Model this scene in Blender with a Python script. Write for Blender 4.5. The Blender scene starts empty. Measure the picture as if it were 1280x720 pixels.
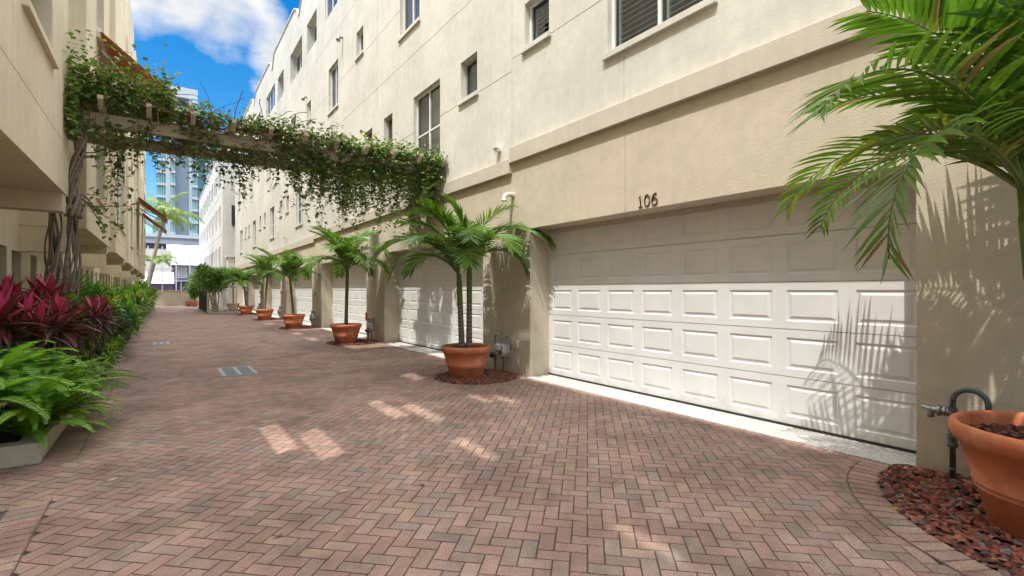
import bpy, math, random
from math import sin, cos, pi, radians, sqrt, atan, atan2, floor
from mathutils import Vector, Matrix
random.seed(7)
R = random.random
def U(a, b): return a + (b - a) * random.random()
SC = bpy.context.scene
COL = SC.collection

# ------------------------------------------------------------------ mesh builder
class MB:
    def __init__(s): s.v = []; s.f = []; s.c = []; s.sm = []
    def face(s, pts, col=(1, 1, 1), smooth=False):
        n = len(s.v); s.v.extend([tuple(p) for p in pts]); s.f.append(tuple(range(n, n + len(pts)))); s.c.append(col); s.sm.append(smooth)
    def box(s, x0, x1, y0, y1, z0, z1, col=(1, 1, 1), M=None):
        p = [(x0,y0,z0),(x1,y0,z0),(x1,y1,z0),(x0,y1,z0),(x0,y0,z1),(x1,y0,z1),(x1,y1,z1),(x0,y1,z1)]
        if M is not None: p = [tuple(M @ Vector(q)) for q in p]
        n = len(s.v); s.v.extend(p)
        for f in ((3,2,1,0),(4,5,6,7),(0,1,5,4),(1,2,6,5),(2,3,7,6),(3,0,4,7)):
            s.f.append(tuple(n + i for i in f)); s.c.append(col); s.sm.append(False)
        return s
    def tube(s, pts, rad, seg=8, col=(1, 1, 1), caps=True):
        pts = [Vector(p) for p in pts]; N = len(pts)
        if not isinstance(rad, (list, tuple)): rad = [rad] * N
        n0 = len(s.v); up = Vector((0.13, 0.21, 0.97)); prev = None
        for i, p in enumerate(pts):
            t = (pts[min(i+1, N-1)] - pts[max(i-1, 0)])
            t = t.normalized() if t.length > 1e-9 else Vector((0,0,1))
            if prev is None:
                a = t.cross(up if abs(t.dot(up)) < .9 else Vector((1,0,0))).normalized()
            else:
                a = (prev - t * prev.dot(t)).normalized()
            prev = a; b = t.cross(a)
            for k in range(seg):
                w = 2 * pi * k / seg
                s.v.append(tuple(p + (a * cos(w) + b * sin(w)) * rad[i]))
        for i in range(N - 1):
            for k in range(seg):
                k2 = (k + 1) % seg
                s.f.append((n0+i*seg+k, n0+i*seg+k2, n0+(i+1)*seg+k2, n0+(i+1)*seg+k)); s.c.append(col); s.sm.append(True)
        if caps:
            s.f.append(tuple(n0 + k for k in reversed(range(seg)))); s.c.append(col); s.sm.append(False)
            s.f.append(tuple(n0 + (N-1)*seg + k for k in range(seg))); s.c.append(col); s.sm.append(False)
        return s
    def lathe(s, prof, cx=0, cy=0, seg=40, col=(1, 1, 1), sharp=False):
        n0 = len(s.v)
        for r, z in prof:
            for k in range(seg):
                w = 2 * pi * k / seg; s.v.append((cx + r * cos(w), cy + r * sin(w), z))
        for i in range(len(prof) - 1):
            for k in range(seg):
                k2 = (k + 1) % seg
                s.f.append((n0+i*seg+k, n0+i*seg+k2, n0+(i+1)*seg+k2, n0+(i+1)*seg+k)); s.c.append(col); s.sm.append(not sharp)
        return s
    def prism(s, poly, z0, z1, col=(1,1,1)):
        n = len(poly)
        s.face([(x, y, z1) for x, y in poly], col); s.face([(x, y, z0) for x, y in reversed(poly)], col)
        for i in range(n):
            a, b = poly[i], poly[(i+1) % n]
            s.face([(a[0],a[1],z0),(b[0],b[1],z0),(b[0],b[1],z1),(a[0],a[1],z1)], col)
    def build(s, name, mat, parent=None, bevel=0, loc=None):
        m = bpy.data.meshes.new(name); m.from_pydata(s.v, [], s.f)
        at = m.color_attributes.new('Col', 'FLOAT_COLOR', 'CORNER')
        buf = []
        for f, c in zip(s.f, s.c):
            buf.extend((c[0], c[1], c[2], 1.0) * len(f))
        at.data.foreach_set('color', buf)
        m.polygons.foreach_set('use_smooth', s.sm)
        m.materials.append(mat); m.update()
        o = bpy.data.objects.new(name, m); COL.objects.link(o)
        if parent is not None: o.parent = parent
        if loc: o.location = loc
        if bevel:
            b = o.modifiers.new('bevel', 'BEVEL'); b.width = bevel; b.segments = 2; b.limit_method = 'ANGLE'; b.angle_limit = radians(40)
        return o
def tag(o, label=None, cat=None, group=None, kind=None):
    if label: o['label'] = label
    if cat: o['category'] = cat
    if group: o['group'] = group
    if kind: o['kind'] = kind
    return o
def empty(name, loc=(0, 0, 0), rz=0, parent=None):
    o = bpy.data.objects.new(name, None); COL.objects.link(o); o.location = loc; o.rotation_euler = (0, 0, rz)
    o.empty_display_size = .1
    if parent: o.parent = parent
    return o
def copy_tree(o, parent=None):
    c = o.copy(); COL.objects.link(c); c.parent = parent
    for ch in [x for x in list(bpy.data.objects) if x.parent == o]: copy_tree(ch, c)
    return c

# ------------------------------------------------------------------ materials
def newmat(name):
    m = bpy.data.materials.new(name); m.use_nodes = True
    nt = m.node_tree; b = nt.nodes['Principled BSDF']; return m, nt, b
def N(nt, t, **k):
    n = nt.nodes.new(t)
    for a, v in k.items():
        if a in n.inputs: n.inputs[a].default_value = v
        else: setattr(n, a, v)
    return n
def noise(nt, scale, detail=4, rough=.55, vec=None):
    n = N(nt, 'ShaderNodeTexNoise'); n.inputs['Scale'].default_value = scale; n.inputs['Detail'].default_value = detail; n.inputs['Roughness'].default_value = rough
    if vec: nt.links.new(vec, n.inputs['Vector'])
    return n
def ramp(nt, fac, stops):
    r = N(nt, 'ShaderNodeValToRGB'); e = r.color_ramp.elements
    while len(e) < len(stops): e.new(.5)
    for i, (p, c) in enumerate(stops):
        e[i].position = p; e[i].color = (c[0], c[1], c[2], 1) if isinstance(c, tuple) else (c, c, c, 1)
    nt.links.new(fac, r.inputs['Fac']); return r
def mixc(nt, fac, a, b, mode='MIX'):
    m = N(nt, 'ShaderNodeMix'); m.data_type = 'RGBA'; m.blend_type = mode
    for s_, v in ((0, fac), (6, a), (7, b)):
        if hasattr(v, 'default_value') or hasattr(v, 'links'): nt.links.new(v, m.inputs[s_])
        else: m.inputs[s_].default_value = v if not isinstance(v, tuple) else (v[0], v[1], v[2], 1)
    return m.outputs[2]
def bump(nt, b, h, strength=.5, dist=.01):
    n = N(nt, 'ShaderNodeBump'); n.inputs['Strength'].default_value = strength; n.inputs['Distance'].default_value = dist
    nt.links.new(h, n.inputs['Height']); nt.links.new(n.outputs[0], b.inputs['Normal']); return n
def objco(nt):
    return N(nt, 'ShaderNodeTexCoord').outputs['Object']

def stucco(name, col, fine=90, bdist=.004, var=.07, rough=.92, streak=.05):
    m, nt, b = newmat(name); co = objco(nt)
    big = noise(nt, .7, 5, .6, co); mid = noise(nt, 7, 4, .6, co)
    mp = N(nt, 'ShaderNodeMapping'); nt.links.new(co, mp.inputs[0]); mp.inputs['Scale'].default_value = (9, 9, .35)
    st = noise(nt, 1, 4, .6, mp.outputs[0])
    r1 = ramp(nt, big.outputs[0], [(.3, 1 - var), (.7, 1 + var)])
    r2 = ramp(nt, mid.outputs[0], [(.3, 1 - var * .5), (.7, 1 + var * .5)])
    r3 = ramp(nt, st.outputs[0], [(.35, 1 - streak), (.6, 1.0)])
    c = mixc(nt, 1.0, (col[0], col[1], col[2]), r1.outputs[0], 'MULTIPLY')
    c = mixc(nt, 1.0, c, r2.outputs[0], 'MULTIPLY'); c = mixc(nt, 1.0, c, r3.outputs[0], 'MULTIPLY')
    nt.links.new(c, b.inputs['Base Color']); b.inputs['Roughness'].default_value = rough
    b.inputs['Specular IOR Level'].default_value = .25
    f = noise(nt, fine, 3, .6, co); bump(nt, b, f.outputs[0], .8, bdist)
    return m
def plain(name, col, rough=.5, metal=0, var=.05, scale=8, bscale=0, bdist=.001, spec=.5):
    m, nt, b = newmat(name); co = objco(nt)
    n = noise(nt, scale, 5, .6, co); r = ramp(nt, n.outputs[0], [(.3, 1 - var), (.7, 1 + var)])
    c = mixc(nt, 1.0, (col[0], col[1], col[2]), r.outputs[0], 'MULTIPLY'); nt.links.new(c, b.inputs['Base Color'])
    rr = ramp(nt, n.outputs[0], [(.3, max(0, rough - .08)), (.7, min(1, rough + .08))]); nt.links.new(rr.outputs[0], b.inputs['Roughness'])
    b.inputs['Metallic'].default_value = metal; b.inputs['Specular IOR Level'].default_value = spec
    if bscale: f = noise(nt, bscale, 3, .6, co); bump(nt, b, f.outputs[0], .6, bdist)
    return m
def leafmat(name, trans=.35, rough=.38, spec=.5, var=.18):
    m, nt, b = newmat(name); at = N(nt, 'ShaderNodeAttribute'); at.attribute_name = 'Col'; co = objco(nt)
    n = noise(nt, 14, 3, .6, co); r = ramp(nt, n.outputs[0], [(.3, 1 - var), (.7, 1 + var)])
    c = mixc(nt, 1.0, at.outputs['Color'], r.outputs[0], 'MULTIPLY')
    nt.links.new(c, b.inputs['Base Color']); b.inputs['Roughness'].default_value = rough; b.inputs['Specular IOR Level'].default_value = spec
    t = N(nt, 'ShaderNodeBsdfTranslucent'); c2 = mixc(nt, 1.0, c, (1.5, 1.6, .7), 'MULTIPLY'); nt.links.new(c2, t.inputs[0])
    mx = N(nt, 'ShaderNodeMixShader'); mx.inputs[0].default_value = trans
    nt.links.new(b.outputs[0], mx.inputs[1]); nt.links.new(t.outputs[0], mx.inputs[2])
    nt.links.new(mx.outputs[0], nt.nodes['Material Output'].inputs[0]); return m
def colmat(name, rough=.85, bscale=0, bdist=.002, var=.1, nscale=30, speck=0):
    m, nt, b = newmat(name); at = N(nt, 'ShaderNodeAttribute'); at.attribute_name = 'Col'; co = objco(nt)
    n = noise(nt, nscale, 4, .65, co); r = ramp(nt, n.outputs[0], [(.3, 1 - var), (.7, 1 + var)])
    c = mixc(nt, 1.0, at.outputs['Color'], r.outputs[0], 'MULTIPLY')
    if speck:
        n2 = noise(nt, 120, 3, .8, co); r2 = ramp(nt, n2.outputs[0], [(.35, 1 - speck), (.65, 1 + speck)]); c = mixc(nt, 1.0, c, r2.outputs[0], 'MULTIPLY')
        n3 = noise(nt, 1.1, 5, .7, co); r3 = ramp(nt, n3.outputs[0], [(.36, .68), (.58, 1.05)]); c = mixc(nt, 1.0, c, r3.outputs[0], 'MULTIPLY')
    nt.links.new(c, b.inputs['Base Color']); b.inputs['Roughness'].default_value = rough; b.inputs['Specular IOR Level'].default_value = .3
    if bscale: f = noise(nt, bscale, 3, .6, co); bump(nt, b, f.outputs[0], .7, bdist)
    return m

M = {}
M['cream'] = stucco('cream_stucco', (.60, .58, .51), 80, .004, .11, .92, .05)
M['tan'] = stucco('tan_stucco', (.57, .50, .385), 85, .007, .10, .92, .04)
for key_, lim in (('tan', .34), ('cream', .62)):
    nt = M[key_].node_tree; b = nt.nodes['Principled BSDF']; src = b.inputs['Base Color'].links[0].from_socket; co = objco(nt)
    nn = noise(nt, 1.6, 9, .72, co); rr = ramp(nt, nn.outputs[0], [(.54, 0.0), (.70, .22)])
    c_ = mixc(nt, rr.outputs[0], src, (.33, .31, .26))
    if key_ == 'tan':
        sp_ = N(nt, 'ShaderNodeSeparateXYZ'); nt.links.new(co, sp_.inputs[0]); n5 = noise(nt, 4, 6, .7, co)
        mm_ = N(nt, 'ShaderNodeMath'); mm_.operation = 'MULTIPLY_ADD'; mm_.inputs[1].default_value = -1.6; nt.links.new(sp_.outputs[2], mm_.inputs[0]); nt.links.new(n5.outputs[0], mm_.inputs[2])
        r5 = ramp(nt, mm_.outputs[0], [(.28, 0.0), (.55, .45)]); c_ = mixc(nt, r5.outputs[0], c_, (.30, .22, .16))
    nt.links.new(c_, b.inputs['Base Color'])
M['band'] = stucco('band_stucco', (.55, .49, .405), 80, .004, .08, .92, .06)
M['lcream'] = stucco('left_cream_stucco', (.68, .60, .455), 80, .004, .08, .9, .08)
M['far'] = stucco('far_stucco', (.62, .60, .55), 30, .004)
M['groove'] = stucco('groove_stucco', (.22, .19, .14), 70, .003)
M['brick'] = colmat('paving_brick', .85, 110, .003, .14, 9, .42)
M['sand'] = plain('joint_sand', (.085, .063, .05), .95, 0, .3, 40, 200, .003)
M['apron'] = None
M['door'] = plain('garage_paint', (.72, .725, .725), .45, 0, .05, 2.2, 35, .0006)
nt = M['door'].node_tree; b = nt.nodes['Principled BSDF']; src = b.inputs['Base Color'].links[0].from_socket; co = objco(nt)
sp_ = N(nt, 'ShaderNodeSeparateXYZ'); nt.links.new(co, sp_.inputs[0]); nn = noise(nt, 5, 7, .7, co)
mm_ = N(nt, 'ShaderNodeMath'); mm_.operation = 'MULTIPLY_ADD'; mm_.inputs[1].default_value = -.9; nt.links.new(sp_.outputs[2], mm_.inputs[0]); nt.links.new(nn.outputs[0], mm_.inputs[2])
rr = ramp(nt, mm_.outputs[0], [(.36, 0.0), (.62, .38)]); nt.links.new(mixc(nt, rr.outputs[0], src, (.36, .33, .28)), b.inputs['Base Color'])
M['white'] = plain('white_paint', (.78, .77, .73), .4, 0, .05, 5)
M['bronze'] = plain('window_frame_paint', (.42, .40, .35), .45)
M['curtain'] = plain('curtain_cloth', (.30, .30, .28), .9, 0, .15, 12)
M['shut'] = plain('shutter_paint', (.75, .77, .77), .5)
M['dark'] = plain('dark_interior', (.03, .03, .032), .9)
M['terra'] = plain('terracotta', (.52, .17, .08), .8, 0, .12, 6, 60, .0012, .25)
nt = M['terra'].node_tree; b = nt.nodes['Principled BSDF']; src = b.inputs['Base Color'].links[0].from_socket; co = objco(nt)
nn = noise(nt, 4.5, 8, .7, co); rr = ramp(nt, nn.outputs[0], [(.50, 0.0), (.68, .55)]); nt.links.new(mixc(nt, rr.outputs[0], src, (.60, .36, .26)), b.inputs['Base Color'])
M['soil'] = plain('planter_soil', (.06, .04, .03), .95, 0, .4, 30, 60, .02)
M['rock'] = colmat('lava_rock', .85, 90, .004, .3, 60)
M['trunk'] = colmat('palm_trunk', .8, 60, .004, .2, 25)
M['leaf'] = leafmat('palm_leaf', .3, .36)
M['vineleaf'] = leafmat('vine_leaf', .3, .45)
M['fern'] = leafmat('fern_leaf', .38, .5)
M['redleaf'] = leafmat('cordyline_leaf', .3, .35)
M['twig'] = colmat('woody_stem', .9, 50, .006, .3, 18)
M['wood'] = plain('pergola_wood', (.50, .42, .30), .8, 0, .15, 6, 40, .002)
M['curb'] = stucco('limestone_curb', (.55, .50, .40), 25, .012, .18)
M['awn'] = None
M['metal'] = plain('grey_metal', (.30, .31, .30), .4, .7, .2, 20, 60, .001)
M['dkmetal'] = plain('dark_green_metal', (.10, .13, .12), .5, .3, .25, 20, 60, .001)
M['black'] = plain('black_metal', (.02, .02, .02), .5)
M['alu'] = plain('meter_casing', (.52, .53, .52), .42, .4, .15, 25)
M['brass'] = plain('number_metal', (.10, .075, .05), .4, .8)
M['red'] = plain('red_tag', (.6, .05, .03), .5)
M['purple'] = plain('purple_siding', (.20, .17, .30), .8)
M['metalroof'] = plain('metal_roof', (.62, .68, .72), .4, .2, .06, 2)
M['glass_t'] = plain('tower_glass', (.13, .38, .39), .2, 0, .25, .4, spec=.8)
M['towerw'] = plain('tower_concrete', (.52, .55, .58), .8)
M['towerg'] = plain('tower_grey', (.32, .38, .44), .8)
M['grate'] = plain('cast_grate', (.20, .215, .22), .5, .6, .2, 30)
M['lattice'] = plain('lattice_paint', (.62, .57, .47), .7)
M['pvc'] = plain('pvc_pipe', (.66, .62, .52), .45)
# aggregate apron
m, nt, b = newmat('exposed_aggregate'); co = objco(nt)
v = N(nt, 'ShaderNodeTexVoronoi'); v.inputs['Scale'].default_value = 95; nt.links.new(co, v.inputs['Vector'])
r = ramp(nt, v.outputs['Color'], [(.0, (.16, .15, .14)), (.3, (.42, .40, .37)), (.6, (.56, .54, .50)), (1.0, (.68, .66, .62))])
nt.links.new(r.outputs[0], b.inputs['Base Color']); b.inputs['Roughness'].default_value = .85; bump(nt, b, v.outputs['Distance'], .8, .004); M['apron'] = m
# awning canvas, striped browns
m, nt, b = newmat('awning_canvas'); co = objco(nt)
w = N(nt, 'ShaderNodeTexWave'); w.inputs['Scale'].default_value = 2.2; w.bands_direction = 'Y'; nt.links.new(co, w.inputs[0])
r = ramp(nt, w.outputs[0], [(.3, (.42, .20, .085)), (.5, (.50, .26, .12))]); nt.links.new(r.outputs[0], b.inputs['Base Color']); b.inputs['Roughness'].default_value = .9
t = N(nt, 'ShaderNodeBsdfTranslucent'); nt.links.new(r.outputs[0], t.inputs[0]); mx = N(nt, 'ShaderNodeMixShader'); mx.inputs[0].default_value = .3
nt.links.new(b.outputs[0], mx.inputs[1]); nt.links.new(t.outputs[0], mx.inputs[2]); nt.links.new(mx.outputs[0], nt.nodes['Material Output'].inputs[0]); M['awn'] = m
# window glass
m, nt, b = newmat('window_glass')
g = N(nt, 'ShaderNodeBsdfGlossy'); g.inputs['Roughness'].default_value = .015; g.inputs[0].default_value = (.9, .95, 1, 1)
tr = N(nt, 'ShaderNodeBsdfTransparent'); tr.inputs[0].default_value = (.5, .54, .54, 1)
lw_ = N(nt, 'ShaderNodeLayerWeight'); lw_.inputs[0].default_value = .5
pw = N(nt, 'ShaderNodeMath'); pw.operation = 'POWER'; pw.inputs[1].default_value = 4.5; nt.links.new(lw_.outputs['Facing'], pw.inputs[0])
fr = N(nt, 'ShaderNodeMath'); fr.operation = 'MULTIPLY_ADD'; fr.inputs[1].default_value = .85; fr.inputs[2].default_value = .09; nt.links.new(pw.outputs[0], fr.inputs[0])
mx = N(nt, 'ShaderNodeMixShader'); nt.links.new(fr.outputs[0], mx.inputs[0]); nt.links.new(tr.outputs[0], mx.inputs[1]); nt.links.new(g.outputs[0], mx.inputs[2])
nt.links.new(mx.outputs[0], nt.nodes['Material Output'].inputs[0]); M['glass'] = m

# ------------------------------------------------------------------ walls with openings
def wall_x(mb, x, y0, y1, z0, z1, holes, inward, grooves_z=(), grooves_y=(), gw=.012, gd=.01, fr=(0, 1, 0)):
    """face on plane x; inward = +1/-1 direction into the wall; holes = (y0,y1,z0,z1,depth,back?)"""
    H = [tuple(h) for h in holes]
    for g in grooves_z: H.append((y0, y1, g - gw/2, g + gw/2, gd, 2))
    for g in grooves_y: H.append((g - gw/2, g + gw/2, z0, z1, gd, 2))
    ys = sorted(set([y0, y1] + [min(max(h[i], y0), y1) for h in H for i in (0, 1)]))
    zs = sorted(set([z0, z1] + [min(max(h[i], z0), z1) for h in H for i in (2, 3)]))
    def depth(yc, zc):
        d = 0
        for h in H:
            if h[0] < yc < h[1] and h[2] < zc < h[3]:
                if h[5] == 2:
                    if d == 0: d = h[4]
                else: return (h[4], h[5])
        return (d, 2) if d else (0, 0)
    D = {}
    for i in range(len(ys) - 1):
        for j in range(len(zs) - 1): D[i, j] = depth((ys[i]+ys[i+1])/2, (zs[j]+zs[j+1])/2)
    for i in range(len(ys) - 1):
        for j in range(len(zs) - 1):
            d, k = D[i, j]; a, b_, c, e = ys[i], ys[i+1], zs[j], zs[j+1]
            if d == 0 or k == 2 or k == 1:
                X = x + inward * d; cc = (.45, .45, .45) if k == 2 else (1, 1, 1)
                mb.face([(X, a, c), (X, b_, c), (X, b_, e), (X, a, e)] if inward < 0 else [(X, a, c), (X, a, e), (X, b_, e), (X, b_, c)], cc)
            for di, dj, P in ((1, 0, ((b_, c), (b_, e))), (0, 1, ((b_, e), (a, e))), (-1, 0, ((a, e), (a, c))), (0, -1, ((a, c), (b_, c)))):
                nb = D.get((i+di, j+dj))
                if nb is None: continue
                if nb[0] < d - 1e-6:
                    (pa, qa), (pb, qb) = P
                    mb.face([(x + inward*nb[0], pa, qa), (x + inward*nb[0], pb, qb), (x + inward*d, pb, qb), (x + inward*d, pa, qa)])

def window_part(parent, x, inward, y0, y1, z0, z1, mull=(), blind='curtain', fmat='white', sill=True, wallmat='cream', fw=.045, rail=None, rec=.12, shutter=False, fill=.6):
    """window sitting in an opening of recess rec"""
    s = inward; X0 = x + s * rec
    mb = MB()
    def bx(ya, yb, za, zb, xa=0, xb=.05): mb.box(min(X0 + s*xa, X0 + s*xb), max(X0 + s*xa, X0 + s*xb), ya, yb, za, zb)
    bx(y0, y0+fw, z0, z1); bx(y1-fw, y1, z0, z1); bx(y0+fw, y1-fw, z0, z0+fw); bx(y0+fw, y1-fw, z1-fw, z1)
    for q in mull: bx(q-fw*.55, q+fw*.55, z0+fw, z1-fw, .002, .048)
    if rail: bx(y0+fw, y1-fw, rail-.02, rail+.02, .006, .044)
    w = mb.build('window', M[fmat], parent, .004)
    g = MB(); gx_ = X0 + s*.03
    g.face([(gx_, y0+fw, z0+fw), (gx_, y1-fw, z0+fw), (gx_, y1-fw, z1-fw), (gx_, y0+fw, z1-fw)]); g.build('pane', M['glass'], w)
    d = MB(); xd = X0 + s*.5
    d.face([(xd, y0, z0), (xd, y1, z0), (xd, y1, z1), (xd, y0, z1)])
    for P in (((y0,z0),(y1,z0)), ((y1,z0),(y1,z1)), ((y1,z1),(y0,z1)), ((y0,z1),(y0,z0))):
        (a, c), (b_, e) = P; d.face([(X0+s*.052, a, c), (X0+s*.052, b_, e), (xd, b_, e), (xd, a, c)])
    d.build('interior', M['dark'], w)
    if blind == 'curtain':
        c = MB(); xc = X0 + s*.12; n = 14; ye = y0 + (y1-y0)*1.0; ys_ = y0 + (y1-y0)*(1-fill)
        pts = [(ys_ + (ye-ys_)*i/n, xc + s*.02*(i % 2)) for i in range(n+1)]
        for i in range(n): c.face([(pts[i][1], pts[i][0], z0), (pts[i+1][1], pts[i+1][0], z0), (pts[i+1][1], pts[i+1][0], z1), (pts[i][1], pts[i][0], z1)])
        c.build('curtain', M['curtain'], w)
    elif blind == 'louver':
        c = MB(); n = int((z1-z0-.1)/.08)
        for (a, b_) in ([(y0+fw+.03, (mull[0] if mull else y1)-fw-.03)] + ([(mull[0]+fw+.03, y1-fw-.03)] if mull else [])):
            for i in range(n):
                z = z0 + .07 + i*.08; Mx = Matrix.Translation((X0+s*.12, 0, z)) @ Matrix.Rotation(radians(-28)*s, 4, 'Y')
                c.box(-.03, .03, a, b_, -.004, .004, (1,1,1), Mx)
            c.box(min(X0+s*.1,X0+s*.14), max(X0+s*.1,X0+s*.14), a-.03, a, z0+fw, z1-fw); c.box(min(X0+s*.1,X0+s*.14), max(X0+s*.1,X0+s*.14), b_, b_+.03, z0+fw, z1-fw)
        c.build('shutter', M['shut'], w)
    if sill:
        k = MB(); a, b_ = sorted((x - s*.055, X0 + s*.02)); k.box(a, b_, y0-.06, y1+.06, z0-.085, z0+.002); k.build('sill', M[wallmat], w, .006)
    return w

# ------------------------------------------------------------------ ground
g = MB(); g.face([(-300, -100, -.012), (300, -100, -.012), (300, 500, -.012), (-300, 500, -.012)])
tag(g.build('ground', M['sand']), kind='structure')
XW, XD = 5.12, 5.55       # wall face / garage door plane on the right
PX = -.86                 # planter curb outer edge
def brick(mb, cx, cy, ux, uy, L, W, z, col, gap=.0038, ch=.003):
    vx, vy = -uy, ux; a, b_ = L/2 - gap/2, W/2 - gap/2; A = []
    for (p, q, zz) in ((a,b_,-.012),(a-ch,b_-ch,0)):
        A.append([(cx+sx*p*ux+sy*q*vx, cy+sx*p*uy+sy*q*vy, z+zz) for sx, sy in ((-1,-1),(1,-1),(1,1),(-1,1))])
    A = [A[0], A[1]]
    n = len(mb.v); mb.v.extend(A[0] + A[1])
    for f in ((4,5,6,7),(0,1,5,4),(1,2,6,5),(2,3,7,6),(3,0,4,7)):
        mb.f.append(tuple(n+i for i in f)); mb.c.append(col); mb.sm.append(False)
def brickcol():
    t = R(); k = U(.84, 1.10)
    if t < .50: c = (.298, .188, .152)
    elif t < .76: c = (.285, .200, .162)
    elif t < .90: c = (.305, .208, .155)
    else: c = (.245, .186, .155)
    return (c[0]*k, c[1]*k, c[2]*k)
MC = (4.95, -.10, 1.50)   # right bed circle
MP = (4.42, 7.12, .72)    # bed of the first pier
def excl(x, y):
    if y > 5.80: return x < PX + .20
    if y < 4.72 and x < PX + .16: return True
    if (x-MC[0])**2 + (y-MC[1])**2 < (MC[2]+.15)**2: return True
    for k in range(6):
        if (x-MP[0])**2 + (y-MP[1]-6.7*k)**2 < MP[2]**2: return True
    return x > 5.04
mb = MB(); w = .0955
c45, s45 = cos(pi/4), sin(pi/4)
for i in range(-120, 640):
    for j in range(-420, 420):
        v = (i - j) % 4
        if v == 0: a, b_, hor = i+1, j+.5, True
        elif v == 3: a, b_, hor = i+.5, j+1, False
        else: continue
        # axis u along camera-ish azimuth, axis w perpendicular
        px_ = a*w; py_ = b_*w
        x = px_*s45 + py_*(c45); y = px_*c45 - py_*s45
        if y > 40 or y < -2.2 or x < -3.2 or x > 5.2: continue
        if excl(x, y): continue
        if hor: brick(mb, x, y, s45, c45, 2*w, w, 0, brickcol())
        else: brick(mb, x, y, c45, -s45, 2*w, w, 0, brickcol())
mb.face([(-3.2, 40, 0), (8.0, 40, 0), (8.0, 72, 0), (-3.2, 72, 0)], (.29, .195, .158))
tag(mb.build('brick_paving', M['brick']), kind='structure')
# soldier courses
mb = MB()
y = 5.8
while y < 40:
    brick(mb, PX + .123, y, 1, 0, .238, .095, .004, brickcol()); y += .0965
y = -1.5
while y < 4.75:
    brick(mb, PX + .11, y, 1, 0, .21, .095, .004, brickcol()); y += .0965
for y0_ in (1.62, 8.15, 14.85, 21.55, 28.25):
    y = y0_
    while y < y0_ + (4.9 if y0_ < 2 else 5.0):
        brick(mb, 5.0, y, 0, 1, .19, .095, .004, brickcol()); y += .191
r_ = MC[2] + .1; n = int(r_ * 3.3 / .098)
for k in range(n):
    a = pi/2 - .02 + k * .098 / r_
    brick(mb, MC[0] + r_*cos(a), MC[1] + r_*sin(a), cos(a), sin(a), .20, .092, .006, brickcol())
tag(mb.build('brick_border', M['brick']), kind='structure')
mb = MB()
ro = MC[2] + .202
for k in range(80):
    a, b_ = pi*.45 + k*pi*1.1/80, pi*.45 + (k+1)*pi*1.1/80
    mb.face([(MC[0]+ro*cos(a), MC[1]+ro*sin(a), .003), (MC[0]+(ro+.009)*cos(a), MC[1]+(ro+.009)*sin(a), .003), (MC[0]+(ro+.009)*cos(b_), MC[1]+(ro+.009)*sin(b_), .003), (MC[0]+ro*cos(b_), MC[1]+ro*sin(b_), .003)])
for (xa, ya, yb) in ((PX+.243, 5.8, 40), (PX+.216, -1.5, 4.75)):
    mb.face([(xa, ya, .003), (xa+.008, ya, .003), (xa+.008, yb, .003), (xa, yb, .003)])
tag(mb.build('brick_border', M['sand']), kind='structure')
# concrete aprons under the garage doors
mb = MB()
GY = [(1.26, 6.50)] + [(8.0 + 6.7*k, 13.2 + 6.7*k) for k in range(6)]
for a, b_ in GY: mb.box(5.10 - .05, 5.75, a + .002, b_ - .002, -.05, .012)
tag(mb.build('concrete_apron', M['apron'], None, .004), kind='structure')

def lava(cx, cy, r, n, z=.0, inside=None, smin=.012, smax=.034, mound=.05, name=None, parent=None):
    mb = MB()
    if inside is None: inside = lambda x, y: True
    mb.face([(cx + r*cos(2*pi*k/40)*.99, cy + r*sin(2*pi*k/40)*.99, z + .004) for k in range(40) if True], (.05, .025, .02)) if parent is None else None
    for _ in range(n):
        a = U(0, 2*pi); q = r*sqrt(R()); x = cx + q*cos(a); y = cy + q*sin(a)
        if not inside(x, y): continue
        s = U(smin, smax); t = R()
        c = (.19, .055, .035) if t < .4 else (.085, .035, .03) if t < .7 else (.26, .10, .06) if t < .88 else (.15, .12, .10)
        k = U(.6, 1.3); c = tuple(i*k for i in c)
        h = z + mound*max(0, (1 - (q/r)**2)) + U(0, .012)
        Mx = Matrix.Translation((x, y, h)) @ Matrix.Rotation(U(0, 6.28), 4, 'Z') @ Matrix.Rotation(U(-.6, .6), 4, 'X')
        sx, sy, sz = s*U(.8, 1.7), s*U(.6, 1), s*U(.4, .7)
        P = [(sx, 0, 0), (sx*.3, sy, 0), (-sx*.8, sy*.7, 0), (-sx, -sy*.3, 0), (-sx*.1, -sy, 0), (sx*.5*U(.2,1), sy*.2, sz), (-sx*.4, -sy*.1, sz*U(.7, 1))]
        P = [Mx @ Vector((p[0]*U(.85,1.15), p[1]*U(.85,1.15), p[2])) for p in P]
        for f in ((0,1,5),(1,2,6,5),(2,3,6),(3,4,6),(4,0,5),(4,5,6)): mb.face([P[i] for i in f], c)
    return mb
mb = lava(MC[0], MC[1], MC[2], 9000, .0, lambda x, y: x < XW - .01 and y > -1.2)
tag(mb.build('lava_rock_mulch', M['rock']), 'dark red lava rock chips spread round the large pot beside the near meter pipes', 'mulch', kind='stuff')
for k in range(6):
    mb = lava(MP[0], MP[1] + 6.7*k, MP[2], 2600 if k == 0 else 700, 0, lambda x, y: x < XW - .01, .012 if k == 0 else .02, .03 if k == 0 else .045)
    lab = ['first potted palm beyond door 106', 'second potted palm of the row', 'third potted palm of the row', 'fourth potted palm of the row', 'fifth potted palm of the row', 'last potted palm of the row'][k]
    tag(mb.build('lava_rock_mulch', M['rock']), 'red lava rock chips on the paving round the %s' % lab, 'mulch', 'mulch rings round the row of pots', 'stuff')
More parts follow.
